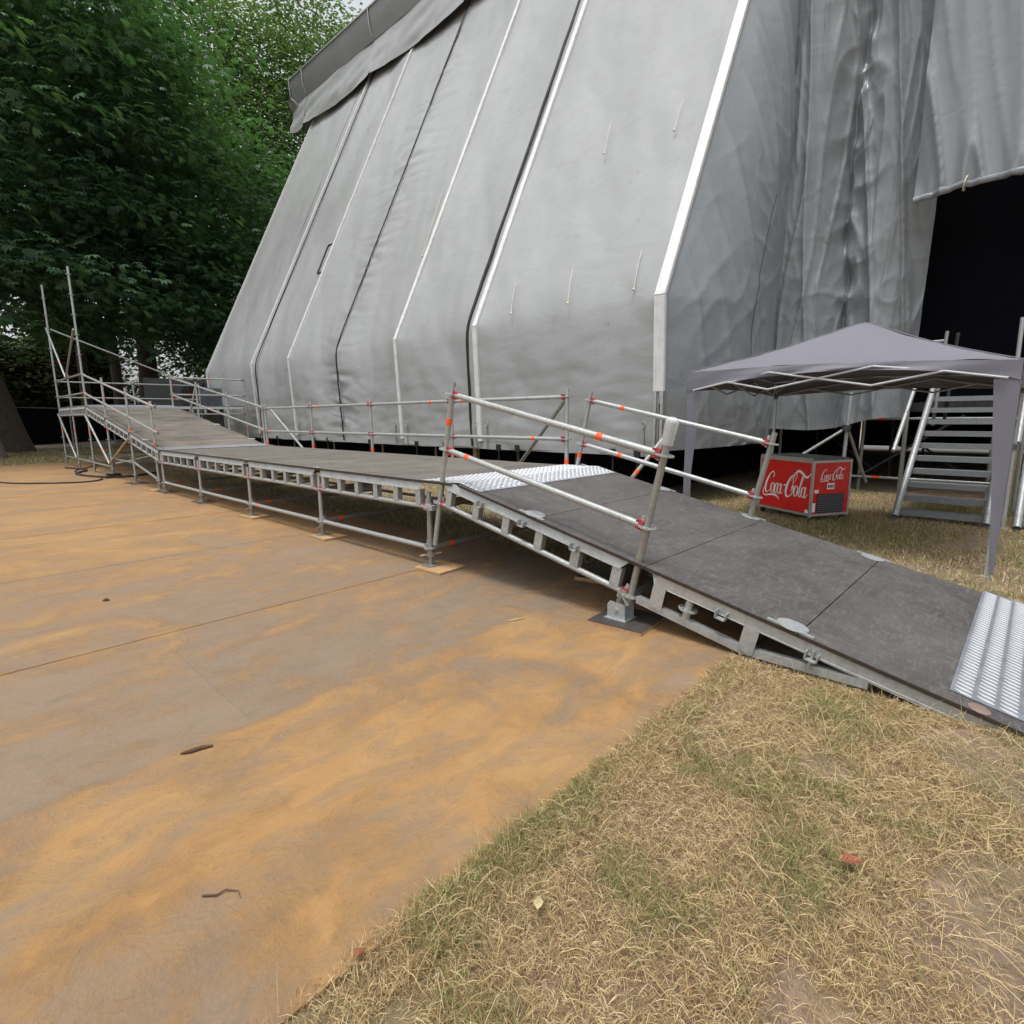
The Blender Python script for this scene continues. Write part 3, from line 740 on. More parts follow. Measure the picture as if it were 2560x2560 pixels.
for x, wd in ((KX[0]+.03, .06), (KX[1], .075), (KX[2], .08), (KX[4], .10), (KX[5], .12)): keder(x, wd)
keder(KX[6], .17, low=1.75)
for dx in (-.05, .06):
    obj('profile_leg', MB().box((KX[6]+dx-.022, KY-.0, HEM+.05), (KX[6]+dx+.022, KY+.09, 1.76)), M_ALU, st, smooth=False)
def strap(x, r, off=.03, wob=.015, top=TOPZ-.3, low=HEM+.02):
    pts = []
    for j in range(90):
        z = low+(top-low)*j/89
        pts.append((x+wob*nz(z*1.7, x, 1), wallY(z, .12)-off, z))
    return obj('lacing_strap', MB().path(pts, r, 6), M_BLACK, st)
strap(-13.30, .018, .055); strap(KX[5]-.24, .030, .035); strap(KX[1]+.26, .018, .05); strap(-20.0+.9, .005, .01, .004, low=7.5)
# draw cords and black tape outline on the cloth
for (xa, za), (xb, zb) in (((-6.24, 6.58), (-6.16, 5.98)), ((-4.81, 6.44), (-4.80, 5.90)), ((-7.35, 3.85), (-7.24, 3.25)), ((-6.04, 3.85), (-5.94, 3.25)), ((-4.74, 3.88), (-4.70, 3.28)), ((-11.02, 6.73), (-10.85, 5.08))):
    m_ = MB().path([(xa, wallY(za, .2)-.045, za), ((xa+xb)/2, wallY((za+zb)/2, .2)-.05, (za+zb)/2), (xb, wallY(zb, .2)-.045, zb)], .006, 6)
    m_.tube((xb, wallY(zb, .2)-.06, zb-.02), (xb, wallY(zb, .2)-.03, zb+.01), .016, 8)
    obj('draw_cord', m_, M_CORD, st)
tp = [(-15.93, 6.56), (-16.40, 6.58), (-16.38, 5.70), (-15.93, 5.68)]
for (xa, za), (xb, zb) in zip(tp[:-1], tp[1:]):
    obj('black_tape', MB().path([(xa, wallY(za)-.05+.05, za), ((xa+xb)/2, wallY((za+zb)/2)-.0, (za+zb)/2), (xb, wallY(zb)+.0, zb)], .028, 5), M_BLACK, st)
# buckles and hem hooks
for x in (KX[1]+.1, KX[2]+.16, KX[4]+.2, KX[4]-.25, KX[5]+.2, KX[5]-.1, KX[6]-.25):
    obj('buckle', MB().path([(x+.028*math.cos(a), wallY(1.25)-.045, 1.26+.05*math.sin(a)) for a in np.linspace(0, 6.283, 11)], .008, 6), M_ALU, st)
    obj('hem_strap', MB().box((x-.012, wallY(1.2)-.045, HEM-.02), (x+.012, wallY(1.2)-.03, 1.22)), M_TARP3, st, smooth=False)
for x in (-20.6, -17.3, -14.9, -14.2, -12.1, -10.2, -9.2, -7.6, -7.1, -5.0, -4.55):
    h_ = MB().box((x-.05, wallY(HEM)-.06, HEM-.05), (x+.05, wallY(HEM)-.025, HEM+.07)); h_.tube((x, wallY(HEM)-.03, HEM-.35), (x, wallY(HEM)-.03, HEM), .014, 6)
    obj('hem_hook', h_, M_BLACK, st, smooth=False)
# roof edge: upper band and loose flap in sections
EX = [-24.1, -23.0, -18.2, -13.3, -8.5, -3.7, 1.1, 5.9]
for a, b in zip(EX[:-1], EX[1:]):
    up = MB().grid(lambda u, v: V((a+(b-a)*u, 12.34+.18*(1-v)**1.5+.012*nz(u*4+a, v, 3), 14.22+.88*v)), 16, 4)
    obj('roof_edge_band', up, M_TARP3, st, smooth=True)
    def fl_(u, v, a=a, b=b):
        x = a+(b-a)*u; sc = math.sin(math.pi*u)
        zb = 13.04+.05*(1-sc) - (.05*u if b-a > 2 else 0)
        z = 14.26+(zb-14.26)*v
        y = 12.54-.30*v+.10*v*v*sc + .05*nz(x*.8+v*2, v*2.5, a) + .03*v*nz(x*2.5+v, v*3, a)
        return V((x, y, z))
    obj('roof_flap', MB().grid(fl_, 60, 16), M_TARP, st, smooth=True)
    ed = [fl_(k/30, 1.0)+V((0, .0, -.006)) for k in range(31)]
    obj('flap_edge', MB().path(ed, .014, 5), M_BLACK, st)
    obj('roof_edge_trim', MB().obox(((a+b)/2, 12.33, 15.11), (1, 0, 0), (0, 1, 0), (0, 0, 1), ((b-a)/2-.004, .03, .022)), M_ALU, st, smooth=False)
    obj('edge_joint', MB().path([(a, 12.31, 15.13), (a, 12.34, 14.6), (a, 12.47, 14.28)], .022, 6), M_ALU, st)
rf = MB().prism([(-24.1, 12.37, 15.07), (6, 12.37, 15.07), (6, 27, 18.5), (-24.1, 27, 18.5)], (0, .0, .06)); obj('unseen_roof_sheet', rf, M_TARP3, st, smooth=False)  # roof slab out of view, added to keep sky light out of the stage
def tuck(u, v):
    a = 2*math.pi*u; t = v; r_ = .40*math.sin(math.pi*min(1, .12+t*.88))**.6
    c = V((-24.0+.05*t+.9*t*t, 12.35+.9*t, 14.15-1.0*t))
    return c + V((r_*.75*math.cos(a), r_*.55*math.cos(a+1.2), r_*math.sin(a)))*(1+.16*nz(u*7, v*4, 2))
obj('flap_bundle', MB().grid(tuck, 24, 16), M_TARP3, st, smooth=True)

# side cheek behind the corner profile
def cheek(u, v):
    z = .86 + 9.6*v; ys = wallY(z)+.02; ye = 11.5
    e = math.sin(math.pi*min(1, u*1.02))
    x = -4.13 + .30*u + .42*e*max(.35, min(1, (11.5-z)/6)) - (.28*max(0, u-.80)/.20 if u > .80 else 0)
    y = ys + (ye-ys)*u + (.9*max(0, u-.80)/.20)
    zz = z + (.10*u if v == 0 else 0)
    ed_ = min(1, u*7)
    R4 = lambda a, b, c: max(0, 1-2*abs(nz(a, b, c)))**4
    lo_ = min(1, max(0, (7.5-z)/3))
    x += ed_*(.05*nz(y*.9, z*.3, 3) + .030*R4(y*1.6+z*.25, z*.16, 8) + lo_*(.014*R4(y*1.8-z*1.2, z*.8+y*.4, 5) + .03*math.exp(-abs(u-.45)/.10)*R4(y*1.2+3, z*1.5+y*1.1, 4)) + .012*nz(y*3, z*1.2, 6))
    return V((x, y, zz))
ck = thing('side_cheek_curtain', (-4.1, 9.5, 0), 'blue-grey triangular tarpaulin closing the stage wall beside the white corner profile', 'curtain')
obj('cloth', MB().grid(cheek, 90, 220), M_TARP2, ck, smooth=True)
obj('lacing_seam', MB().path([cheek(.45+.05*k/40, .12+.30*k/40)+V((.008, -.004, 0)) for k in range(41)], .004, 5), M_BLACK, ck)

def rid(x, y, z): return 1-2*abs(nz(x, y, z))
def gath(u, v):
    hz = 1.02+.28*u+.05*math.sin(9*u)
    z = hz + (11.2-hz)*v
    xl, xr = -4.3, -1.60-.012*(z-3) - .10*max(0, (4.6-z)/3)
    x = xl+(xr-xl)*u
    cr = .57+.03*math.sin(z*.8+.4)+.02*nz(z*1.3, 2, 5)
    y = 11.75
    w_ = (u-cr)/(1-cr) if u >= cr else u/cr
    y -= (.70*math.sin(math.pi*min(1, w_))**.8) if u < cr else (.46*math.sin(math.pi*min(1, w_*.95))**.8-.05*w_)
    calm = min(1, max(.12, (z-1.6)/1.6))
    near = math.exp(-abs(u-cr-.03)/.085)*calm
    y -= near*(.17*max(0, rid(z*.85+x*.7, x*2.2, 7))**2 + .07*rid(z*2.0-x, x*3, 2))
    x += near*.09*nz(z*1.7, u*9, 4)
    # long vertical folds and short drag creases
    y -= .10*max(0, rid(x*1.7+.12*z, z*.13, 3))**4 + .06*max(0, rid(x*3.6-.25*z, z*.35, 9))**5*(.4+.6*w_) + .010*max(0, rid(x*5+z*1.1, z*1.3, 4))**3
    lowf = max(0, min(1, (6.0-z)/3.5))
    y -= lowf*(.045*max(0, rid(x*1.1+z*1.0, z*1.1-x, 6))**4)*(.3+.7*math.exp(-abs(u-cr)/.25))*calm
    return V((x, y, z))
gc = thing('gathered_curtain', (-2.7, 11.4, 1.0), 'crumpled grey tarpaulin curtain gathered in thick vertical folds beside the black opening', 'curtain')
obj('cloth', MB().grid(gath, 150, 320), M_TARP2, gc, smooth=True)

def rolled(u, v):
    x = -1.78+5.2*u; z0 = 4.52-.03*u+.05*abs(math.sin(u*9)); z = z0+(10.8-z0)*v
    y = 10.72+.05*nz(x*.9, z*.25, 3)-.16*max(0, 1-2*abs(nz(x*2.2+.25*z, z*.22, 5)))**4*max(.12, 1-v*1.5)-.03*max(0, 1-2*abs(nz(x*4.5+.6*z, z*.3, 1)))**4 + .10*math.exp(-u/.02)
    return V((x, y, z))
rc = thing('rolled_up_curtain', (.4, 10.7, 4.5), 'pale grey curtain with rolled hem hanging above the black stage opening', 'curtain')
obj('cloth', MB().grid(rolled, 170, 140), M_TARP2, rc, smooth=True)
hp = [rolled(k/60, 0)+V((0, -.03, .015+.012*math.sin(k*1.3))) for k in range(61)]
obj('rolled_hem', MB().path(hp, [.045+.022*nz(k*.9, 1, 1) for k in range(61)], 10), M_TARP2, rc)
for u in (.12, .36): obj('hem_tie', MB().path([rolled(u, .0)+V((.09*math.cos(a)*.2, -.03-.09*math.sin(a), .02+.09*math.cos(a))) for a in np.linspace(0, 6.28, 13)], .009, 5), M_CORD, rc)

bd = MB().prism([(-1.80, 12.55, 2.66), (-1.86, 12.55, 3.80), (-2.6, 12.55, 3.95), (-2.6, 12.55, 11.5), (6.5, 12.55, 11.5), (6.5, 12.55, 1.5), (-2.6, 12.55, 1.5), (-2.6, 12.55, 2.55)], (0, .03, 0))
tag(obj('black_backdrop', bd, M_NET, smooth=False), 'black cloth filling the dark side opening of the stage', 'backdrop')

# ------------------------------------------------------------------ understage
us = thing('stage_platform', (-10, 11.3, 0), 'dark stage platform on a forest of legs in shadow behind the skirt', 'stage')
obj('platform', MB().box((-22.4, 8.35, 1.42), (-4.45, 26, 1.58)).box((-4.45, 12.1, 1.42), (6, 26, 1.58)), M_DARKSTEEL, us, smooth=False)
obj('black_skirt', MB().box((-22.4, 8.5, GZ), (-5.2, 8.53, 1.42)), M_NET, us, smooth=False)
ms = MB()
x = -5.1
while x < 6: 
    w_ = rr.uniform(.5, 1.5); ms.box((x, 25.6, rr.uniform(.10, .16)), (x+w_, 25.63, 1.42)); x += w_+.001
obj('far_skirt', ms, M_NET, us, smooth=False)
obj('side_skirt', MB().box((-5.25, 8.53, GZ), (-5.22, 25.6, 1.42)), M_NET, us, smooth=False)
for x in (-3.9, -2.45, -.6, 1.2, 3.0):
    for y in (12.05, 14.2, 17.5):
        obj('leg', MB().tube((x+.05*(y-11), y, GZ), (x+.05*(y-11), y, 1.42), .03, 8), M_OLD if y < 12.5 else M_DARKSTEEL, us)
for x in (-3.9, -2.45, -.6, 1.2):
    obj('brace', MB().tube((x, 12.0, .2), (x+1.5, 12.02, 1.35), .022, 8), M_DARKSTEEL, us)
    obj('brace', MB().tube((x+1.5, 13.6, .2), (x, 13.62, 1.35), .022, 8), M_DARKSTEEL, us)
for z in (.24, 1.30):
    o = obj('ledger', MB().tube((-3.9, 11.98, z), (6, 11.98, z), .024, 10), M_GALV, us)
    tape(o, (-3.9, 11.98, z), (6, 11.98, z), .18, .12)
obj('leg', MB().tube((-2.42, 10.85, GZ), (-2.40, 10.9, 1.75), .03, 10), M_GALV, us)
obj('brace', MB().tube((-2.42, 10.85, 1.15), (-3.2, 10.6, .55), .024, 8), M_GALV, us)
obj('brace', MB().tube((-2.40, 10.88, 1.15), (-2.15, 11.4, .2), .024, 8), M_OLD, us)
obj('clamp', MB().tube((-2.42, 10.86, 1.10), (-2.41, 10.87, 1.20), .07, 10), M_DARKSTEEL, us)
for x in (-20, -17.5, -15, -12.5, -10.3, -7.67, -6.2):
    obj('leg', MB().tube((x, 8.3, .0), (x, 8.3, 1.4), .026, 8).box((x-.07, 8.23, GZ), (x+.07, 8.37, .01)), M_OLD, us)
obj('prop', MB().box((-8.75, 8.05, GZ), (-8.65, 8.15, .9)), M_TIMBER, us, smooth=False)
# added pale sheet so the gaps under the far skirt look brightly lit
pv = MB().add([(-30, 26.2, GZ+.006), (40, 26.2, GZ+.006), (40, 60, GZ+.006), (-30, 60, GZ+.006)], [(0, 1, 2, 3)])
tag(obj('pale_ground_sheet', pv, M_CONC), kind='structure')

# ------------------------------------------------------------------ stairs
def stairs(xa, xb, label, name='stairs'):
    s_ = thing(name, ((xa+xb)/2, 8.9, 0), label, 'stairs', 'metal stairs up to the stage')
    d = V((0, 2.14, 1.70)).normalized()
    for x in (xa, xb):
        a = V((x, 8.84, .03)); b = a + d*2.85
        m_ = MB().tube(a, b, .042, 14, cap=False); m_.tube(a+d*.1, a+d*.002, .036, 14, cap=False)
        obj('stringer', m_, M_STR, s_)
    for k in range(10):
        y = 8.99+.214*k; z = .075+.17*k
        t_ = MB().box((xa+.03, y-.02, z-.0), (xb-.03, y+.19, z+.035))
        t_.box((xa+.03, y-.024, z-.035), (xb-.03, y-.0205, z+.037))
        obj('tread', t_, M_DULL, s_, smooth=False)
        for x in (xa+.05, xb-.05): obj('tread_bolt', MB().tube((x, y-.03, z), (x, y-.024, z), .01, 6), M_OLD, s_)
    return s_
s1 = stairs(-1.30, -.36, 'galvanised open-tread stairs behind the gazebo, beside the red cooler')
s2 = stairs(-.08, .86, 'galvanised open-tread stairs cut off by the right picture edge')
obj('handrail', MB().tube((-1.50, 11.0, 1.98), (-1.52, 9.65, .86), .028, 12), M_GALV, s1)
obj('handrail_post', MB().tube((-1.50, 10.35, .1), (-1.50, 10.3, 1.42), .03, 10), M_OLD, s1)
obj('handrail_post', MB().tube((-1.24, 10.9, 1.2), (-1.20, 10.95, 2.62), .024, 10), M_OLD, s1)
obj('handrail_post', MB().tube((-1.12, 11.05, 1.2), (-1.08, 11.1, 2.60), .024, 10), M_DARKSTEEL, s1)
o = obj('handrail', MB().tube((-1.9, 11.1, 2.48), (-1.2, 11.1, 2.50), .022, 10), M_GALV, s1); tape(o, (-1.9, 11.1, 2.48), (-1.2, 11.1, 2.50), .35, .08, .022)
obj('handrail_post', MB().tube((-.33, 10.9, .0), (-.36, 10.95, 2.72), .027, 10), M_GALV, s2)
obj('handrail_post', MB().tube((-.17, 10.6, .0), (-.17, 10.6, 1.9), .027, 10), M_GALV, s2)
obj('handrail', MB().tube((-.2, 11.0, 1.98), (-.2, 9.75, 1.0), .036, 12), M_GALV, s2)
obj('handrail_post', MB().tube((-.22, 10.1, .1), (-.22, 10.1, 1.2), .034, 10), M_TIMBER, s2)

# ------------------------------------------------------------------ gazebo
gz = thing('gazebo', (-1.6, 7.6, 0), 'small grey pop-up gazebo standing on the grass over the red cooler', 'gazebo')
GC = [V((-3.02, 6.16, 0)), V((-.16, 6.16, 0)), V((-.16, 9.04, 0)), V((-3.02, 9.04, 0))]; GP = V((-1.6, 7.6, 2.44))
ez = [1.88, 1.815, 1.83, 1.87]
def eave(k, s_):
    a, b = GC[k], GC[(k+1) % 4]; za, zb = ez[k], ez[(k+1) % 4]
    p = a.lerp(b, s_); out = (p-V((-1.6, 7.6, 0))).normalized()
    p.z = za+(zb-za)*s_+.035*math.sin(math.pi*s_)
    return p
can = MB()
for k in range(4):
    def rf_(u, v, k=k):
        e = eave(k, u); p = e.lerp(GP, v)
        h_ = math.sin(math.pi*u)
        p.z += (-.10*math.sin(math.pi*v)*h_*.8 - .04*math.sin(math.pi*v)) + .008*nz(p.x*3, p.y*3, k) + .010*nz(p.x*9, p.y*2.5, k+3)*(1-v)
        if v > .93: p.z -= .02*(v-.93)/.07
        return p
    can.grid(rf_, 36, 20)
obj('canopy', can, M_GAZ, gz, smooth=50)
for k in range(4):
    def vl(u, v, k=k):
        e = eave(k, u); a, b = GC[k], GC[(k+1) % 4]; n_ = V(((b-a).y, -(b-a).x, 0)).normalized()
        s_ = math.sin(math.pi*u)
        lift = .15*s_**.7 if k == 0 else .06*s_
        zb = (1.655 if k == 0 else 1.66)+lift
        p = e.copy(); p.z = e.z+(zb-e.z)*v
        fold = (.022*math.sin(u*23+v*3)+.018*nz(u*8, v*3+u*5, k))*(.25+s_)*v*.8
        p += n_*(.004+fold+.03*v*s_)
        return p
    obj('valance', MB().grid(vl, 60, 8), M_GAZ, gz, smooth=True)
for k in range(4):
    c = GC[k]; ix = 1 if k in (0, 3) else -1; iy = 1 if k in (0, 1) else -1
    lg = obj('leg', MB().box((c.x+ix*.045-.016, c.y+iy*.045-.016, GZ), (c.x+ix*.045+.016, c.y+iy*.045+.016, 1.83)), M_GAZIN, gz, smooth=False)
    obj('foot', MB().box((c.x+ix*.045-.04, c.y+iy*.045-.04, GZ), (c.x+ix*.045+.04, c.y+iy*.045+.04, GZ+.012)), M_GAZIN, lg, smooth=False)
    if k < 2:
        m_ = MB(); zt = 1.67
        for (dx, dy) in ((ix, 0), (0, iy)):
            def sv(u, v, dx=dx, dy=dy, c=c):
                w_ = .025+.145*v**1.0; z = .03+(zt-.03)*v
                bow = .010*math.sin(3.1*v)*nz(v*3, u, 2)
                return V((c.x+dx*w_*u+(bow if dy else 0), c.y+dy*w_*u+(bow if dx else 0), z))
            m_.grid(sv, 4, 16)
        obj('leg_sleeve', m_, M_GAZ, lg, smooth=40)
for k in range(4):
    pts = []
    for j_ in range(13):
        v = j_/12; p_ = eave(k, 0).lerp(GP, v); p_.z += -.04*math.sin(math.pi*v) - (.02*(v-.93)/.07 if v > .93 else 0) + .004; pts.append(p_)
    obj('hip_seam', MB().path(pts, .006, 5), M_GAZ, gz)
    c = GC[k]; ix = 1 if k in (0, 3) else -1; iy = 1 if k in (0, 1) else -1
    for z_ in (.95, 1.62): obj('leg_joint', MB().box((c.x+ix*.045-.024, c.y+iy*.045-.024, z_), (c.x+ix*.045+.024, c.y+iy*.045+.024, z_+.07)), M_LID, gz, smooth=False)
def tr(a, b): obj('truss_bar', MB().tube(a, b, .011, 8), M_GAZIN, gz)
def xs(k, f, z):
    p = GC[k].lerp(GC[(k+1) % 4], f); c = V((-1.6, 7.6, 0)); p = p+(c-p).normalized()*.03; p.z = z; return p
NZ = [(.0, .0)]
for k in range(4):
    lo, hi = 1.655, 1.83
    for f0, f1, z0, z1 in ((.16, .31, 1.75, lo), (.31, .64, lo, hi), (.64, .83, hi, 1.755), (.31, .64, hi, lo), (.64, .83, lo, 1.755), (.16, .31, 1.74, hi), (.02, .16, lo+.02, 1.75), (.83, .98, 1.755, lo+.02)):
        a = xs(k, f0, z0); b = xs(k, f1, z1)
        if k == 0: a.y -= .045; b.y -= .045
        tr(a, b)
for k in range(4): tr(V((GC[k].x*.94-.1, GC[k].y+(.15 if k < 2 else -.15), 1.72)), V((-1.6, 7.6, 2.36)))

# ------------------------------------------------------------------ red drinks cooler
fz = thing('drinks_cooler', (-2.3, 8.3, GZ), 'red drinks chest cooler with white script lettering under the gazebo', 'cooler')
c0 = V((-2.08, 7.87, 0)); fl_ = V((-.868, .497, 0)); fs_ = V((.497, .868, 0)); FL, FS = .96, .64; F0, F1 = .075, .80
def FP(a, b, z): return c0 + fl_*a + fs_*b + V((0, 0, z))
def fbox(a0, a1, b0, b1, z0, z1): return MB().obox(FP((a0+a1)/2, (b0+b1)/2, (z0+z1)/2), fl_, fs_, (0, 0, 1), ((a1-a0)/2, (b1-b0)/2, (z1-z0)/2))
obj('body', fbox(.012, FL-.012, .012, FS-.012, F0, F1), M_LID, fz, smooth=False)
front = obj('front_panel', fbox(.03, FL-.03, .004, .0118, F0+.03, F1-.03), M_COKE, fz, smooth=False)
side = obj('side_panel', fbox(.004, .0118, .03, FS-.03, F0+.03, F1-.03), M_COKE, fz, smooth=False)
for a, b in ((0, 0), (FL-.028, 0), (0, FS-.028), (FL-.028, FS-.028)): obj('corner_post', fbox(a, a+.028, b, b+.028, F0-.02, F1+.012), M_ALU, fz, smooth=False)
for z in (F0-.005, F1-.03):
    obj('trim', fbox(.0285, FL-.0285, .001, .02, z, z+.03), M_ALU, fz, smooth=False); obj('trim', fbox(.001, .02, .0285, FS-.0285, z, z+.03), M_ALU, fz, smooth=False)
lid = MB().prism([FP(.0, .0, F1+.0005), FP(FL, .0, F1+.0005), FP(FL, FS, F1+.0005), FP(0, FS, F1+.0005)], (0, 0, .012))
lid.prism([FP(.01, .0, F1+.0125), FP(FL-.01, .0, F1+.0125), FP(FL-.01, FS-.05, F1+.0125), FP(.01, FS-.05, F1+.0125)], (0, 0, .02))
obj('lid', lid, M_LID, fz, smooth=False)
obj('lid_trim', fbox(.012, FL-.012, -.006, -.0005, F1-.001, F1+.03), M_ALU, fz, smooth=False)
for a, b in ((.05, .05), (FL-.05, .05), (.05, FS-.05), (FL-.05, FS-.05)):
    m_ = MB().tube(FP(a-.014, b, .03), FP(a+.014, b, .03), .036, 12); m_.obox(FP(a, b, .062), fl_, fs_, (0, 0, 1), (.02, .02, .012)); obj('castor', m_, M_DARKSTEEL, fz)
gr = obj('grille', fbox(-.001, .0035, .10, FS-.09, F0+.035, F0+.285), M_GRILLE, side, smooth=False)
for k in range(9):
    z = F0+.05+.026*k; obj('louvre', fbox(-.008, -.0015, .105, FS-.095, z, z+.012), M_LID, gr, smooth=False)
for b0, b1, z0, z1 in ((.25, .37, F0+.345, F0+.425), (.05, .115, F0+.30, F0+.345), (.03, .075, F0+.05, F0+.17)):
    s_ = obj('sticker', fbox(-.0005, .0035, b0, b1, z0, z1), M_COKEW, side, smooth=False)
    if b0 > .2:
        for q_ in range(4): obj('sticker_print', fbox(-.0018, -.0007, b0+.012+.026*q_, b0+.03+.026*q_, z0+.02, z1-.022), M_GRILLE if q_ < 3 else M_RED, s_, smooth=False)
obj('sticker', fbox(.035, .09, .0005, .0036, F0+.03, F0+.075), M_COKEW, front, smooth=False)

# flowing script drawn as ribbons: (x, y, width)
def catmull(P, n=8):
    P = [np.array(p, float) for p in P]; out = []
    for i in range(len(P)-1):
        p0 = P[max(i-1, 0)]; p1 = P[i]; p2 = P[i+1]; p3 = P[min(i+2, len(P)-1)]
        for k in range(n):
            t = k/n; out.append(.5*((2*p1)+(-p0+p2)*t+(2*p0-5*p1+4*p2-p3)*t*t+(-p0+3*p1-3*p2+p3)*t**3))
    out.append(P[-1]); return out
def ell(cx, cy, rx, ry, wt, a0=70, a1=430, thin=.05):
    pts = []
    for a in np.linspace(a0, a1, 14):
        r = math.radians(a); w = thin+wt*abs(math.cos(r))**1.3
        pts.append((cx+rx*math.cos(r), cy+ry*math.sin(r), w))
    return pts
SCRIPT = [
 [(2.15, 2.20, .05), (2.28, 2.55, .13), (2.0, 2.85, .12), (1.5, 2.62, .14), (1.02, 1.95, .28), (.80, 1.2, .34), (.95, .62, .26), (1.40, .50, .10), (1.85, .80, .06)],
 [(.95, 1.3, .05), (.55, .9, .10), (.45, .35, .14), (1.0, .10, .12), (1.9, .22, .16), (2.8, .28, .20), (3.55, .20, .18), (4.2, -.18, .04)],
 ell(2.35, 1.05, .36, .56, .20),
 [(3.36, 1.45, .12), (3.2, 1.62, .07), (2.98, 1.45, .16), (2.86, 1.0, .24), (3.0, .55, .16), (3.3, .58, .06), (3.6, .95, .04)],
 ell(3.78, 1.05, .34, .56, .20),
 [(4.18, 1.6, .16), (4.10, 1.1, .2), (4.14, .62, .18), (4.4, .55, .08), (4.7, .9, .04)],
 [(4.62, 1.50, .14), (5.02, 1.56, .14)],
 [(6.35, 1.95, .06), (6.62, 1.50, .10), (6.2, .95, .12)],
 [(6.05, 2.1, .05), (6.35, 2.75, .10), (6.85, 2.95, .10), (6.95, 2.5, .09), (6.65, 2.0, .05), (6.40, 2.10, .08), (6.55, 2.85, .14), (7.2, 3.20, .24), (8.0, 2.98, .26), (8.6, 2.68, .22), (9.15, 2.72, .18), (9.7, 3.25, .03)],
 [(6.45, 2.75, .05), (5.85, 2.45, .16), (5.40, 1.75, .30), (5.25, 1.0, .36), (5.45, .48, .30), (5.95, .34, .14), (6.5, .66, .10), (6.72, 1.2, .12), (6.5, 1.55, .16), (6.28, 1.3, .10)],
 ell(7.25, 1.05, .36, .56, .20),
 [(7.65, .8, .04), (8.05, 1.6, .06), (8.35, 2.6, .10), (8.25, 2.95, .08), (8.05, 2.5, .16), (7.92, 1.5, .22), (7.95, .75, .20), (8.15, .52, .10), (8.42, .75, .04)],
 ell(8.68, 1.05, .34, .56, .20),
 [(9.06, 1.6, .16), (8.98, 1.1, .2), (9.02, .62, .18), (9.3, .55, .08), (9.6, .95, .04)],
]
def script_mesh(P):
    mb = MB()
    for li, st_ in enumerate(SCRIPT):
        C_ = catmull(st_, 6); L_ = []; R_ = []
        sh = [np.array((c[0]+.20*(c[1]-1), c[1], c[2])) for c in C_]
        for i, c in enumerate(sh):
            d = sh[min(i+1, len(sh)-1)]-sh[max(i-1, 0)]; d = d[:2]/max(1e-6, np.hypot(d[0], d[1])); n_ = np.array((-d[1], d[0]))
            L_.append(c[:2]+n_*c[2]*.55); R_.append(c[:2]-n_*c[2]*.55)
        vs = [P(*p, li) for p in L_]+[P(*p, li) for p in R_]; k = len(L_)
        mb.add(vs, [(i, i+1, k+i+1, k+i) for i in range(k-1)])
    return mb
lw = .84
def onfront(x, y, li): s_ = lw/9.6; return FP(FL-.05-(x+.1)*s_, .0035-.0012-.00012*li, .42+(y-1.4)*s_*1.45)
obj('lettering', script_mesh(onfront), M_COKEW, front, smooth=False)
def onside(x, y, li): s_ = .40/9.6; return FP(.0035-.0012-.00012*li, .11+(x+.1)*s_, .60+(y-1.4)*s_*1.4)
obj('lettering', script_mesh(onside), M_COKEW, side, smooth=False)

# ------------------------------------------------------------------ banner and bits by the landing
bn = thing('printed_banner', (-24.2, 7.2, .3), 'dark grey printed banner behind the landing railings at the tent edge', 'banner')
obj('cloth', MB().grid(lambda u, v: V((-24.6+.05*nz(u*3, v*2, 1), 6.0+3.2*u, 1.2+1.75*v)), 16, 8), M_SIGNBACK, bn, smooth=True)
M_INK = simple('black_print', (.006, .006, .006), .7)
dg = bpy.context.evaluated_depsgraph_get()
def text_mesh(txt, size):
    cu = bpy.data.curves.new('t', 'FONT'); cu.body = txt; cu.size = size; cu.align_x = 'LEFT'; cu.offset = .012*size/.3
    to = bpy.data.objects.new('t', cu); COL.objects.link(to); bpy.context.view_layer.update()
    me = bpy.data.meshes.new_from_object(to.evaluated_get(bpy.context.evaluated_depsgraph_get())); bpy.data.objects.remove(to); return me
me = text_mesh('VERH', .34); me.materials.append(M_INK)
inst('lettering', me, bn, (-24.54, 7.28, 2.58), (math.pi/2, 0, math.pi/2))
for k, (z, w_) in enumerate(((2.42, 1.3), (2.16, .75), (1.86, 1.3))):
    m_ = MB(); y = 7.25
    while y < 7.25+w_:
        a = rr.uniform(.06, .12); m_.box((-24.535, y, z), (-24.53, y+a*.7, z+.13)); y += a
    obj('print_line', m_, M_INK, bn, smooth=False)
dc = thing('dark_tarp_bundle', (-20.3, 6.6, .2), 'crumpled blue-grey tarp tucked behind the rails next to the tent edge', 'tarp')
obj('cloth', MB().grid(lambda u, v: V((-19.6-.4*u+.10*nz(v*4, u*3, 1), 6.35+.75*u+.12*nz(v*3, u*4, 2), .9+1.5*v)), 20, 24), M_GREYCLOTH, dc, smooth=True)

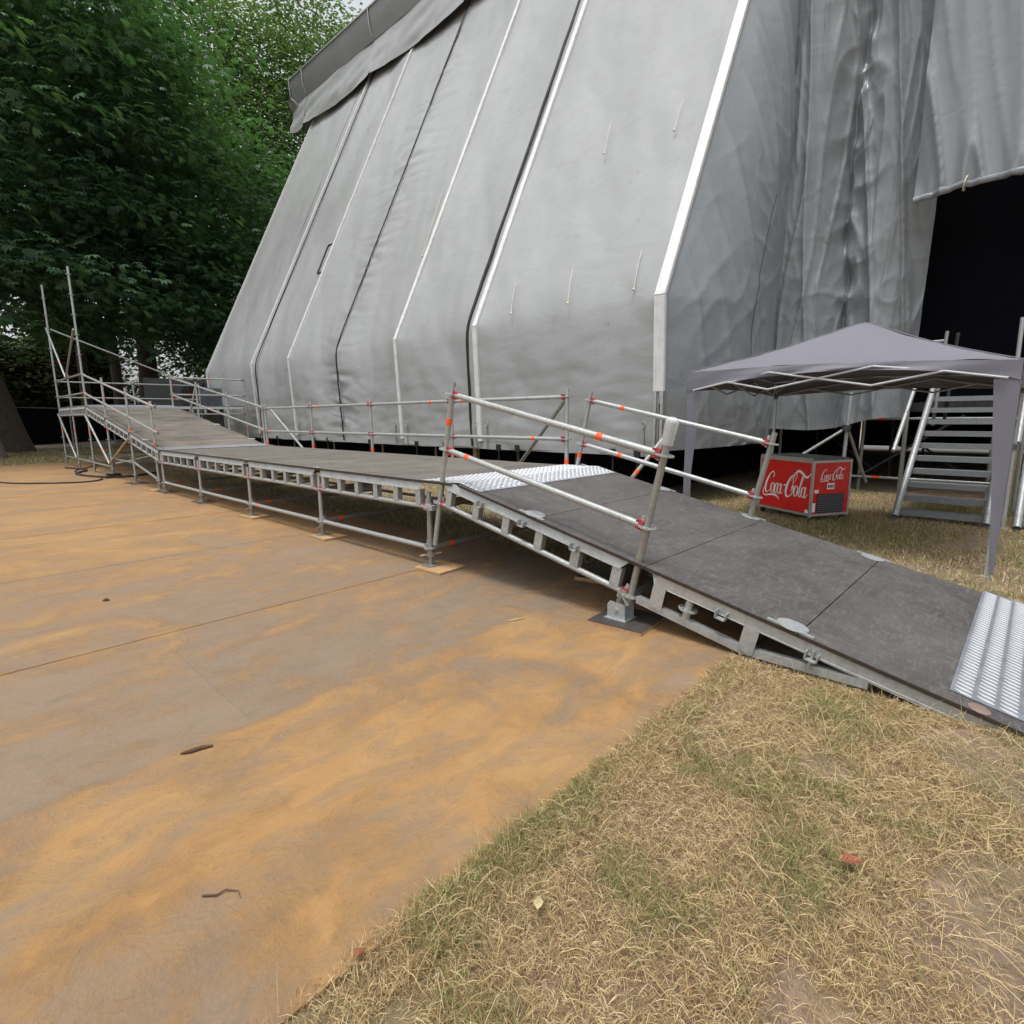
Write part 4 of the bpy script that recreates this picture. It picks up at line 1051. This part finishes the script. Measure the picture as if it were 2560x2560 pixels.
# ------------------------------------------------------------------ plastic bottle on the ramp post
tb = RP(TB, YN, .93)
bp = thing('plastic_bottle', tuple(RP(TB, YN, .80)), 'crumpled clear plastic bottle stuck upside down over the ramp post top', 'bottle')
m_ = MB(); prof = [(.0, .036), (.01, .040), (.03, .037), (.05, .041), (.07, .038), (.09, .042), (.11, .040), (.135, .043), (.155, .041), (.170, .030), (.176, .012)]
rings = []
for s_, r_ in prof:
    rings.append([RP(TB, YN, .79+s_) + dr*(r_*math.cos(a)*(1+.10*nz(a*2, s_*30, 1))) + V((0, r_*math.sin(a)*(1+.12*nz(a*2, s_*30, 5)), 0)) for a in np.linspace(0, 2*math.pi, 19)[:-1]])
m_.add([p_ for r_ in rings for p_ in r_], [(i*18+k, i*18+(k+1) % 18, (i+1)*18+(k+1) % 18, (i+1)*18+k) for i in range(len(rings)-1) for k in range(18)]+[tuple((len(rings)-1)*18+k for k in range(18))])
obj('bottle_body', m_, M_PLASTIC, bp, smooth=60)

# ------------------------------------------------------------------ small litter
def ground_thing(name, mb, mat, label, cat): return tag(obj(name, mb, mat), label, cat)
ground_thing('bark_piece', MB().path([(-2.50, .585, .006), (-2.48, .62, .012), (-2.475, .66, .011), (-2.46, .70, .007)], [.004, .010, .009, .005], 7), M_SOLE, 'short dark piece of bark lying on the sand near the left', 'bark')
ground_thing('twig', MB().path([(-1.66, .40, .006), (-1.63, .43, .007), (-1.63, .455, .008), (-1.60, .48, .006), (-1.57, .475, .004)], [.0035, .003, .0025, .0015, .001], 6), M_SOLE, 'thin curved twig on the orange sand in the foreground', 'twig')
ground_thing('wood_chip', MB().path([(-2.54, 2.62, .004), (-2.51, 2.68, .008), (-2.49, 2.76, .004)], [.004, .009, .003], 6), M_TIMBER, 'pale wood chip on the floor in front of the ramp pads', 'wood chip')
ground_thing('pebble', MB().path([(-5.20, .82, .004), (-5.19, .84, .014), (-5.18, .86, .004)], [.008, .014, .006], 7), M_SOLE, 'single small dark stone on the plywood floor', 'pebble')
def leaf(x, y, z, a, s_, mat, label):
    c, n_ = V((math.cos(a), math.sin(a), 0)), V((-math.sin(a), math.cos(a), 0)); p = V((x, y, z)); mb = MB()
    prof = [(0, .02), (.2, .22), (.45, .30), (.7, .2), (1, .02)]
    mb.add([p+c*s_*t+n_*s_*w*sg+V((0, 0, (.12*s_ if sg else .0)+.10*s_*math.sin(t*5))) for t, w in prof for sg in (-1, 0, 1)], [(i*3+j, i*3+j+1, i*3+j+4, i*3+j+3) for i in range(4) for j in range(2)])
    tag(obj('dry_leaf', mb, mat), label, 'leaf')
leaf(-.30, 1.78, .035, .9, .075, M_LEAFRED, 'curled orange-red dry leaf on the straw in the right foreground')
leaf(-.88, 1.02, .03, 2.2, .05, M_LEAFPALE, 'pale dry leaf lying on the straw in the lower middle foreground')
leaf(-.98, 2.02, .03, .2, .03, M_LEAFRED, 'tiny red leaf scrap on the straw near the floor edge')
leaf(-1.15, .60, .02, 1.5, .035, M_LEAFRED, 'orange leaf wedged at the edge of the plywood floor')
cb = [(-24.0, 1.15, .02), (-20.0, .9, .02), (-17.2, 1.12, .02), (-16.0, 1.9, .02), (-15.7, 2.55, .02), (-16.4, 2.9, .02), (-18.0, 2.75, .02), (-19.6, 2.9, .02), (-20.6, 3.4, .02), (-22.0, 3.9, .02)]
cc = catmull(cb, 8)
ground_thing('black_cable', MB().path([V(p_)+V((0, .03*nz(i*.4, 1, 1), 0)) for i, p_ in enumerate(cc)], .016, 8), M_RUBBER, 'black cable snaking over the floor below the landing', 'cable')
cc2 = catmull([(-20.9, 2.85, .02), (-19.4, 3.1, .022), (-18.3, 2.7, .022), (-17.0, 2.85, .02), (-16.3, 3.35, .02), (-16.9, 4.2, .02)], 8)
ground_thing('thick_cable', MB().path(cc2, .03, 8), M_RUBBER, 'thick black cable bundle lying by the rubber foot block', 'cable')
hz = MB()
tpm = NT('hazard_tape'); wv = tpm.n('TexWave'); wv.inputs['Scale'].default_value = 2.2; tpm.l(tpm.pos(), wv.inputs['Vector']); tpm.set(Base_Color=tpm.ramp(wv.outputs['Fac'], [(.5, (.7, .52, .1)), (.52, (.02, .02, .02))], 'CONSTANT'), Roughness=.6)
tag(obj('hazard_tape', MB().box((FXEND-.04, 2.2, .003), (FXEND+.05, 4.1, .008)), tpm.m, smooth=False), 'yellow and black tape strip along the far edge of the floor', 'tape')

# ------------------------------------------------------------------ fence at the back
fdir = V((-2.4, 2.25, 0)).normalized(); fo = V((-31.2, -.8, GZ)); fnorm = V((fdir.y, -fdir.x, 0))
names = ['leftmost black-netted site fence panel, cut by the left picture edge', 'black-netted site fence panel behind the leaning tree trunk', 'black-netted site fence panel behind the tall scaffold poles', 'black-netted site fence panel seen under the landing', 'black-netted site fence panel furthest right behind the landing', 'last black-netted fence panel hidden behind the upper ramp']
for i in range(6):
    a = fo+fdir*(3.5*i-1.0); b = a+fdir*3.42
    fp = thing('site_fence', tuple((a+b)/2), names[i], 'fence', 'black netted fence panels at the back')
    for p_, q_ in ((a+V((0, 0, .15)), a+V((0, 0, 2.05))), (b+V((0, 0, .15)), b+V((0, 0, 2.05))), (a+V((0, 0, 2.04)), b+V((0, 0, 2.04))), (a+V((0, 0, .2)), b+V((0, 0, .2)))):
        obj('frame_tube', MB().tube(p_, q_, .022, 8), M_OLD, fp)
    obj('net', MB().grid(lambda u, v: a+(b-a)*(.01+.98*u)+V((0, 0, .22+1.8*v))+fnorm*(.03+.03*nz(u*3+i, v*2, 1)), 12, 6), M_NET, fp, smooth=True)
    for p_ in (a, b): obj('concrete_foot', MB().obox(p_+V((0, 0, .07)), fnorm, fdir, (0, 0, 1), (.33, .11, .07)), M_CONC, fp, smooth=False)
kb = MB().obox(fo+fdir*9+fnorm*1.4+V((0, 0, .02)), fdir, fnorm, (0, 0, 1), (16, .35, .05)); tag(obj('kerb_path', kb, M_CONC), kind='structure')

# ------------------------------------------------------------------ trees
def leafset(cent, direc, size, rng, palm=True):
    """cent Nx3 leaf bases, direc Nx3 outward stem directions"""
    n = len(cent); up = np.array([0, 0, 1.0])
    d = direc/np.linalg.norm(direc, axis=1, keepdims=True)
    s = np.cross(d, up); s /= np.maximum(1e-6, np.linalg.norm(s, axis=1, keepdims=True)); nn = np.cross(s, d)
    roll = rng.normal(0, .35, n)[:, None]; s2 = s*np.cos(roll)+nn*np.sin(roll); n2 = -s*np.sin(roll)+nn*np.cos(roll)
    vs = []; 
    angs = (-1.15, -.6, 0, .6, 1.15) if palm else (0,)
    for a in angs:
        L = (np.asarray(size)*(1-.22*abs(a)))[:, None]
        ld = d*math.cos(a)+s2*math.sin(a); ls = -d*math.sin(a)+s2*math.cos(a)
        w = L*(.19 if palm else .36)
        dr_ = -up*L*(.16 if palm else .06)
        vs.append(np.stack([cent, cent+ld*L*.6+ls*w+n2*L*.02+dr_*.5, cent+ld*L+dr_*2.2, cent+ld*L*.6-ls*w+n2*L*.02+dr_*.5], 1))
    v = np.concatenate(vs, 0).reshape(-1, 3); q_ = np.arange(len(v)).reshape(-1, 4); return v, q_
def crown(c, rad, nclump, per, size, rng, flat=.45, spread=1.0, palm=True, zmin=3.5, shell=.45):
    c = np.array(c); rad = np.array(rad)
    P = rng.normal(size=(nclump, 3)); P /= np.linalg.norm(P, axis=1, keepdims=True)
    lump = np.array([1+.28*mnoise.noise(V((p_[0]*2.2+c[0], p_[1]*2.2+c[1], p_[2]*2.2))) for p_ in P])
    r_ = (shell+(1-shell)*rng.random(nclump)**.5)*lump
    cen = c+P*rad*r_[:, None]
    keep = cen[:, 2] > zmin+rng.random(nclump)*1.2; cen = cen[keep]; P = P[keep]
    hor = P*np.array([1, 1, .15]); hor /= np.linalg.norm(hor, axis=1, keepdims=True)
    k = len(cen)
    off = rng.normal(size=(k, per, 3))*np.array([spread, spread, spread*flat*.5])
    dist = np.linalg.norm(off[:, :, :2], axis=2)
    off[:, :, 2] -= .16*dist**1.6
    pos = (cen[:, None, :]+off).reshape(-1, 3)
    dr_ = off*np.array([1, 1, .2])+hor[:, None, :]*.9+rng.normal(size=off.shape)*.35; dr_[:, :, 2] -= .18
    sz = size*rng.uniform(.75, 1.2, len(pos))
    return leafset(pos, dr_.reshape(-1, 3), sz, rng, palm)
def trunk(base, top, r0, r1, limbs, rng, lean=.3):
    b = V(base); t = V(top); mb = MB(); pts = []; rs = []
    for k in range(17):
        f = (k/16)**1.5; p_ = b.lerp(t, f)+V((lean*nz(f*3, b.x, b.y), lean*nz(f*3, b.y, b.x+4), 0))*math.sin(math.pi*f)
        pts.append(p_); rs.append((r0*(1-f)+r1*f)*(1+.30*math.exp(-f*26)))
    mb.path(pts, rs, 12)
    for _ in range(limbs):
        f = rng.uniform(.42, .95); s_ = b.lerp(t, f); a = rng.uniform(0, 6.28); L = rng.uniform(2.5, 6)
        e = s_+V((math.cos(a)*L, math.sin(a)*L, L*rng.uniform(.25, .8))); m_ = s_.lerp(e, .5)+V((0, 0, rng.uniform(-.3, .5)))
        r_ = (r0*(1-f)+r1*f)*.5; mb.path([s_, m_, e], [r_, r_*.6, r_*.2], 7)
    return mb
def tree(name, base, ctr, rad, label, leafmat, ncl, per, size, r0=.4, palm=True, bark=None, top=None, zmin=3.5, limbs=9, spread=1.0, shell=.45, flat=.45, extra=None):
    t = thing(name, tuple(base), label, 'tree', 'trees behind the site')
    tp_ = top or (ctr[0], ctr[1], ctr[2]+rad[2]*.3)
    obj('trunk', trunk(base, tp_, r0, r0*.25, limbs, rng), bark or M_BARK, t)
    v, q_ = crown(ctr, rad, ncl, per, size, rng, flat=flat, palm=palm, zmin=zmin, spread=spread, shell=shell)
    npmesh('crown', v, quads=q_, mat=leafmat, parent=t)
    return t
tree('chestnut_tree', (-33.0, 2.8, GZ), (-31.0, 2.2, 14.0), (8.5, 7.5, 9.8), 'big dark chestnut tree at the far left with thick leaning trunk', M_CHEST, 520, 34, .30, .62, top=(-32.2, .4, 16), zmin=4.6, flat=.22, spread=1.15)
tree('chestnut_tree', (-37.5, 9.3, GZ), (-33.0, 7.2, 13.0), (7.0, 5.2, 8.8), 'dense dark chestnut tree with wide straight trunk behind the upper ramp', M_CHEST, 520, 34, .30, .58, top=(-36.5, 9.4, 16), zmin=4.6, flat=.22, spread=1.15)
tree('chestnut_tree', (-43.0, 9.1, GZ), (-42, 8.5, 16.0), (7.5, 7, 9), 'chestnut tree further back with slim trunk between white sky gaps', M_CHEST, 220, 22, .44, .36, top=(-43, 9, 17), zmin=6.2, flat=.25)
tree('chestnut_tree', (-45.5, 7.9, GZ), (-47, 5.5, 16.0), (7.5, 7, 9), 'rearmost chestnut tree with the slim trunk left of the sky gaps', M_CHEST, 200, 22, .44, .34, top=(-46, 7.4, 17), zmin=5.8, flat=.25)
tree('chestnut_tree', (-35.5, 11.9, GZ), (-35.0, 13.0, 10.5), (5.5, 4.5, 7.0), 'low dark tree pressed against the left edge of the stage cover', M_CHEST, 330, 32, .30, .40, top=(-35, 12.4, 13), zmin=3.6, flat=.25)
tree('lime_tree', (-44.0, 17.0, GZ), (-44, 16.0, 18.5), (6.5, 7.5, 13.5), 'bright green lime tree rising behind the dark chestnuts', M_LIME, 900, 60, .27, .40, palm=False, flat=1.0, spread=.95, shell=.35, zmin=5)
tree('lime_tree', (-43.0, 24.0, GZ), (-43, 24.0, 19.5), (6.5, 7.5, 14), 'bright green lime tree rising behind the stage roof corner', M_LIME, 800, 60, .27, .40, palm=False, flat=1.0, spread=.95, shell=.35)
tree('slim_tree', (-28.6, 2.05, GZ), (-29.8, 1.0, 8.6), (2.6, 2.4, 3.4), 'slim leaning young tree trunk in front of the black fence', M_CHEST, 50, 20, .36, .16, bark=M_BARK2, top=(-30.2, 1.2, 9.5), limbs=4, zmin=5)
tree('conifer_tree', (-58.0, 9.2, GZ), (-58, 9.0, 5.0), (4.2, 2.6, 5.2), 'pale grey-green conifer standing in the gap beyond the fence', M_PINE, 520, 80, .34, .3, palm=False, zmin=.4, flat=.6, spread=.7)
tree('conifer_tree', (-57.0, 3.0, GZ), (-57, 3.4, 4.2), (3.5, 3.0, 4.0), 'yellowish shrub-like tree at the left edge beyond the fence', M_PINE, 380, 80, .34, .25, palm=False, zmin=.4, flat=.6, spread=.7)

tree('lime_tree', (-56.0, 20.0, GZ), (-56, 19.0, 17), (6, 12, 15), 'hazy lime tree in the row furthest back behind the stage roof', M_LIME, 620, 60, .34, .4, palm=False, flat=1.0, spread=1.2, shell=.3, zmin=3)
for k_, (hy, lb_) in enumerate(((14.2, 'dark rounded shrub added to shade the gap between the trunks left of the stage cover'), (19.5, 'dark rounded shrub added for shade, hidden behind the stage cover edge'), (11.0, 'dark low shrub added to shade the gap behind the slim trunks'))):  # low foliage added to darken the bright gaps under the trees
    tree('shrub', (-56.0, hy, GZ), (-56, hy, 2.2), (1.8, 2.2, 2.6-.5*(k_ == 2)), lb_, M_CHEST, 90, 40, .34, .12, palm=False, zmin=.2, flat=.8, spread=.7, limbs=3)
# brick house far behind the trunks
q = NT('brickwork'); bt = q.n('TexBrick'); bt.inputs['Scale'].default_value = 5; bt.inputs['Color1'].default_value = (.34, .12, .06, 1); bt.inputs['Color2'].default_value = (.42, .17, .09, 1); bt.inputs['Mortar'].default_value = (.4, .35, .3, 1)
q.l(q.mapping(q.pos(), (1, 1, 1), (math.pi/2, 0, math.pi/2)), bt.inputs['Vector']); q.set(Base_Color=bt.outputs['Color'], Roughness=.9); M_BRICK = q.m
def house(x, y0, y1, h, label):
    hs_ = thing('brick_house', (x, (y0+y1)/2, GZ), label, 'house', 'brick houses far behind the trees')
    obj('wall', MB().box((x-8, y0, GZ), (x, y1, h)), M_BRICK, hs_, smooth=False)
    obj('roof', MB().prism([(x+.4, y0-.3, h), (x+.4, y1+.3, h), (x-4, y1+.3, h+3), (x-4, y0-.3, h+3)], (0, 0, .15)).prism([(x-8.4, y0-.3, h), (x-8.4, y1+.3, h), (x-4, y1+.3, h+3), (x-4, y0-.3, h+3)], (0, 0, .15)), simple('roof_tiles', (.16, .075, .05), .9), hs_, smooth=False)
    y = y0+.8
    while y < y1-1.5:
        w_ = obj('window', MB().box((x+.004, y, 1.0), (x+.05, y+1.1, 2.3)), M_WHITE, hs_, smooth=False); obj('pane', MB().box((x+.051, y+.1, 1.1), (x+.06, y+1.0, 2.2)), M_LID, w_, smooth=False); y += 2.4
house(-78, 20.9, 27, 2.6, 'red brick house glimpsed between trunks left of the stage cover')
house(-74, 2.0, 7.2, 2.6, 'low red brick house at the left edge behind the leaning trunk')

# ------------------------------------------------------------------ grass
def blades(n, xr, yr, L, wd, lean, rng, green=.2, gscale=.9, keepfn=None, z=GZ, dead=((.41, .285, .13), (.84, .68, .40), (.19, .115, .055)), grn=((.14, .155, .045), (.34, .345, .13)), name='grass', label='', patchfn=None, barethr=.30, bareat=()):
    x = rng.uniform(*xr, n); y = rng.uniform(*yr, n)
    k = np.ones(n, bool) if keepfn is None else keepfn(x, y); x, y = x[k], y[k]
    nzv = np.array([mnoise.noise(V((a*gscale, b*gscale, 3.3)))+.5*mnoise.noise(V((a*gscale*3.1, b*gscale*3.1, 7.7))) for a, b in zip(x, y)])
    bare = np.array([mnoise.noise(V((a*1.25+20, b*1.25, 1.1)))+.3*mnoise.noise(V((a*4, b*4, 2.2))) for a, b in zip(x, y)])
    for bx_, by_, br_ in bareat: bare = bare+.62*np.exp(-((x-bx_)**2+(y-by_)**2)/br_**2)
    k = (bare+rng.normal(0, .07, len(x)) < barethr) | (rng.random(len(x)) < .16); x, y, nzv = x[k], y[k], nzv[k]; n = len(x)
    gp = np.clip((nzv-(.5-green*2.2))*1.1, 0, .55)+.04
    if patchfn is not None: gp = np.clip(gp+patchfn(x, y), 0, .95)
    isg = rng.random(n) < gp
    az = rng.uniform(0, 2*np.pi, n); ln = np.where(isg, np.abs(rng.normal(.55, .25, n)), rng.normal(lean, .28, n)); ln = np.clip(ln, .05, 1.5)
    Lh = L*rng.uniform(.45, 1.35, n)*(1+.55*np.clip(nzv, -.8, .8)); w = wd*rng.uniform(.6, 1.3, n)*np.where(isg, 1.15, .9)
    d = np.stack([np.cos(az), np.sin(az), np.zeros(n)], 1); s = np.stack([-d[:, 1], d[:, 0], np.zeros(n)], 1)
    s = s*np.cos(.6)+np.array([0, 0, 1])*np.sin(.6)*rng.choice([-1, 1], n)[:, None]
    base = np.stack([x, y, z+rng.uniform(0, .012, n)*np.where(isg, 0, 1)], 1)
    l1 = np.clip(ln*.8, 0, 1.5); l2 = np.clip(ln*1.25+.1, 0, 1.75)
    p1 = base+d*(Lh*.5*np.sin(l1))[:, None]; p1[:, 2] += Lh*.5*np.cos(l1)
    p2 = p1+d*(Lh*.5*np.sin(l2))[:, None]; p2[:, 2] += Lh*.5*np.cos(l2)
    p1[:, 2] = np.maximum(p1[:, 2], z+.004); p2[:, 2] = np.maximum(p2[:, 2], z+.003)
    hw = (w/2)[:, None]
    v = np.stack([base-s*hw, base+s*hw, p1+s*hw*.85, p1-s*hw*.85, p2], 1).reshape(-1, 3)
    i0 = np.arange(n)*5
    quads = np.stack([i0, i0+1, i0+2, i0+3], 1); tris = np.stack([i0+3, i0+2, i0+4], 1)
    dead = np.array(dead); grn = np.array(grn); m = rng.random((n, 1)); m2 = rng.random((n, 1))
    cd_ = np.where(m2 < .46, dead[2]*(1-m)+dead[0]*m, dead[0]*(1-m**1.4)+dead[1]*m**1.4); cg = grn[0]*(1-m)+grn[1]*m
    col = np.where(isg[:, None], cg, cd_)
    o = npmesh(name, v, quads=quads, tris=tris, mat=M_GRASS, tint=np.repeat(col, 5, 0))
    tag(o, label, 'grass', kind='stuff'); return o
BARE = ((-.28, 1.28, .17), (.04, 2.02, .20), (-.46, 2.30, .17), (-.06, 2.88, .20), (-.62, 1.0, .14))
def front_keep(x, y):
    edge = np.array([.035*mnoise.noise(V((0, b*2.3, 4)))+.02*mnoise.noise(V((0, b*9, 1))) for b in y])
    return (x > -1.17+edge) & ((y < YN+.02) | (x > -.9))
def front_green(x, y): return .18*np.exp(-np.abs(x+1.10)/.07) + .10*np.exp(-((x+.25)**2/.10+(y-2.25)**2/.05)) + .12*np.exp(-((x-.15)**2/.05+(y-2.7)**2/.04))
blades(280000, (-1.25, 1.3), (.15, 3.14), .046, .0019, 1.28, rng, green=.18, gscale=2.4, keepfn=front_keep, name='dry_grass', label='trampled straw-coloured grass in the right foreground', patchfn=front_green, barethr=.24, bareat=BARE)
blades(22000, (-1.20, -1.0), (.15, 3.1), .050, .0020, 1.1, rng, green=.20, gscale=2.2, keepfn=front_keep, name='edge_grass', label='taller tufts of grass along the edge of the plywood floor', barethr=.7)
blades(6000, (-1.15, 1.3), (.2, 3.1), .13, .0019, 1.42, rng, green=.02, keepfn=front_keep, name='loose_straw', label='loose pale straw stalks strewn over the foreground grass', barethr=9, dead=((.50, .37, .18), (.68, .54, .30), (.36, .24, .11)), z=GZ+.025)
blades(85000, (-4.0, 2.4), (4.2, 12.0), .075, .0052, 1.0, rng, green=.42, gscale=.9, name='mixed_grass', label='half dry half green grass around the gazebo and cooler', keepfn=lambda x, y: (y < 11.6) & ((x > -1.1) | (y > 4.25)))
blades(45000, (-18, -3.5), (4.2, 8.6), .08, .006, .8, rng, green=.45, gscale=.6, name='shaded_grass', label='greener shaded grass growing under the scaffold walkway')
blades(40000, (-36, FXEND), (-4, 12), .10, .014, .6, rng, green=.6, gscale=.4, name='lawn', label='dark green lawn strip between the floor and the back fence')
print('tris', sum(len(o.data.polygons) for o in bpy.data.objects if o.type == 'MESH'))
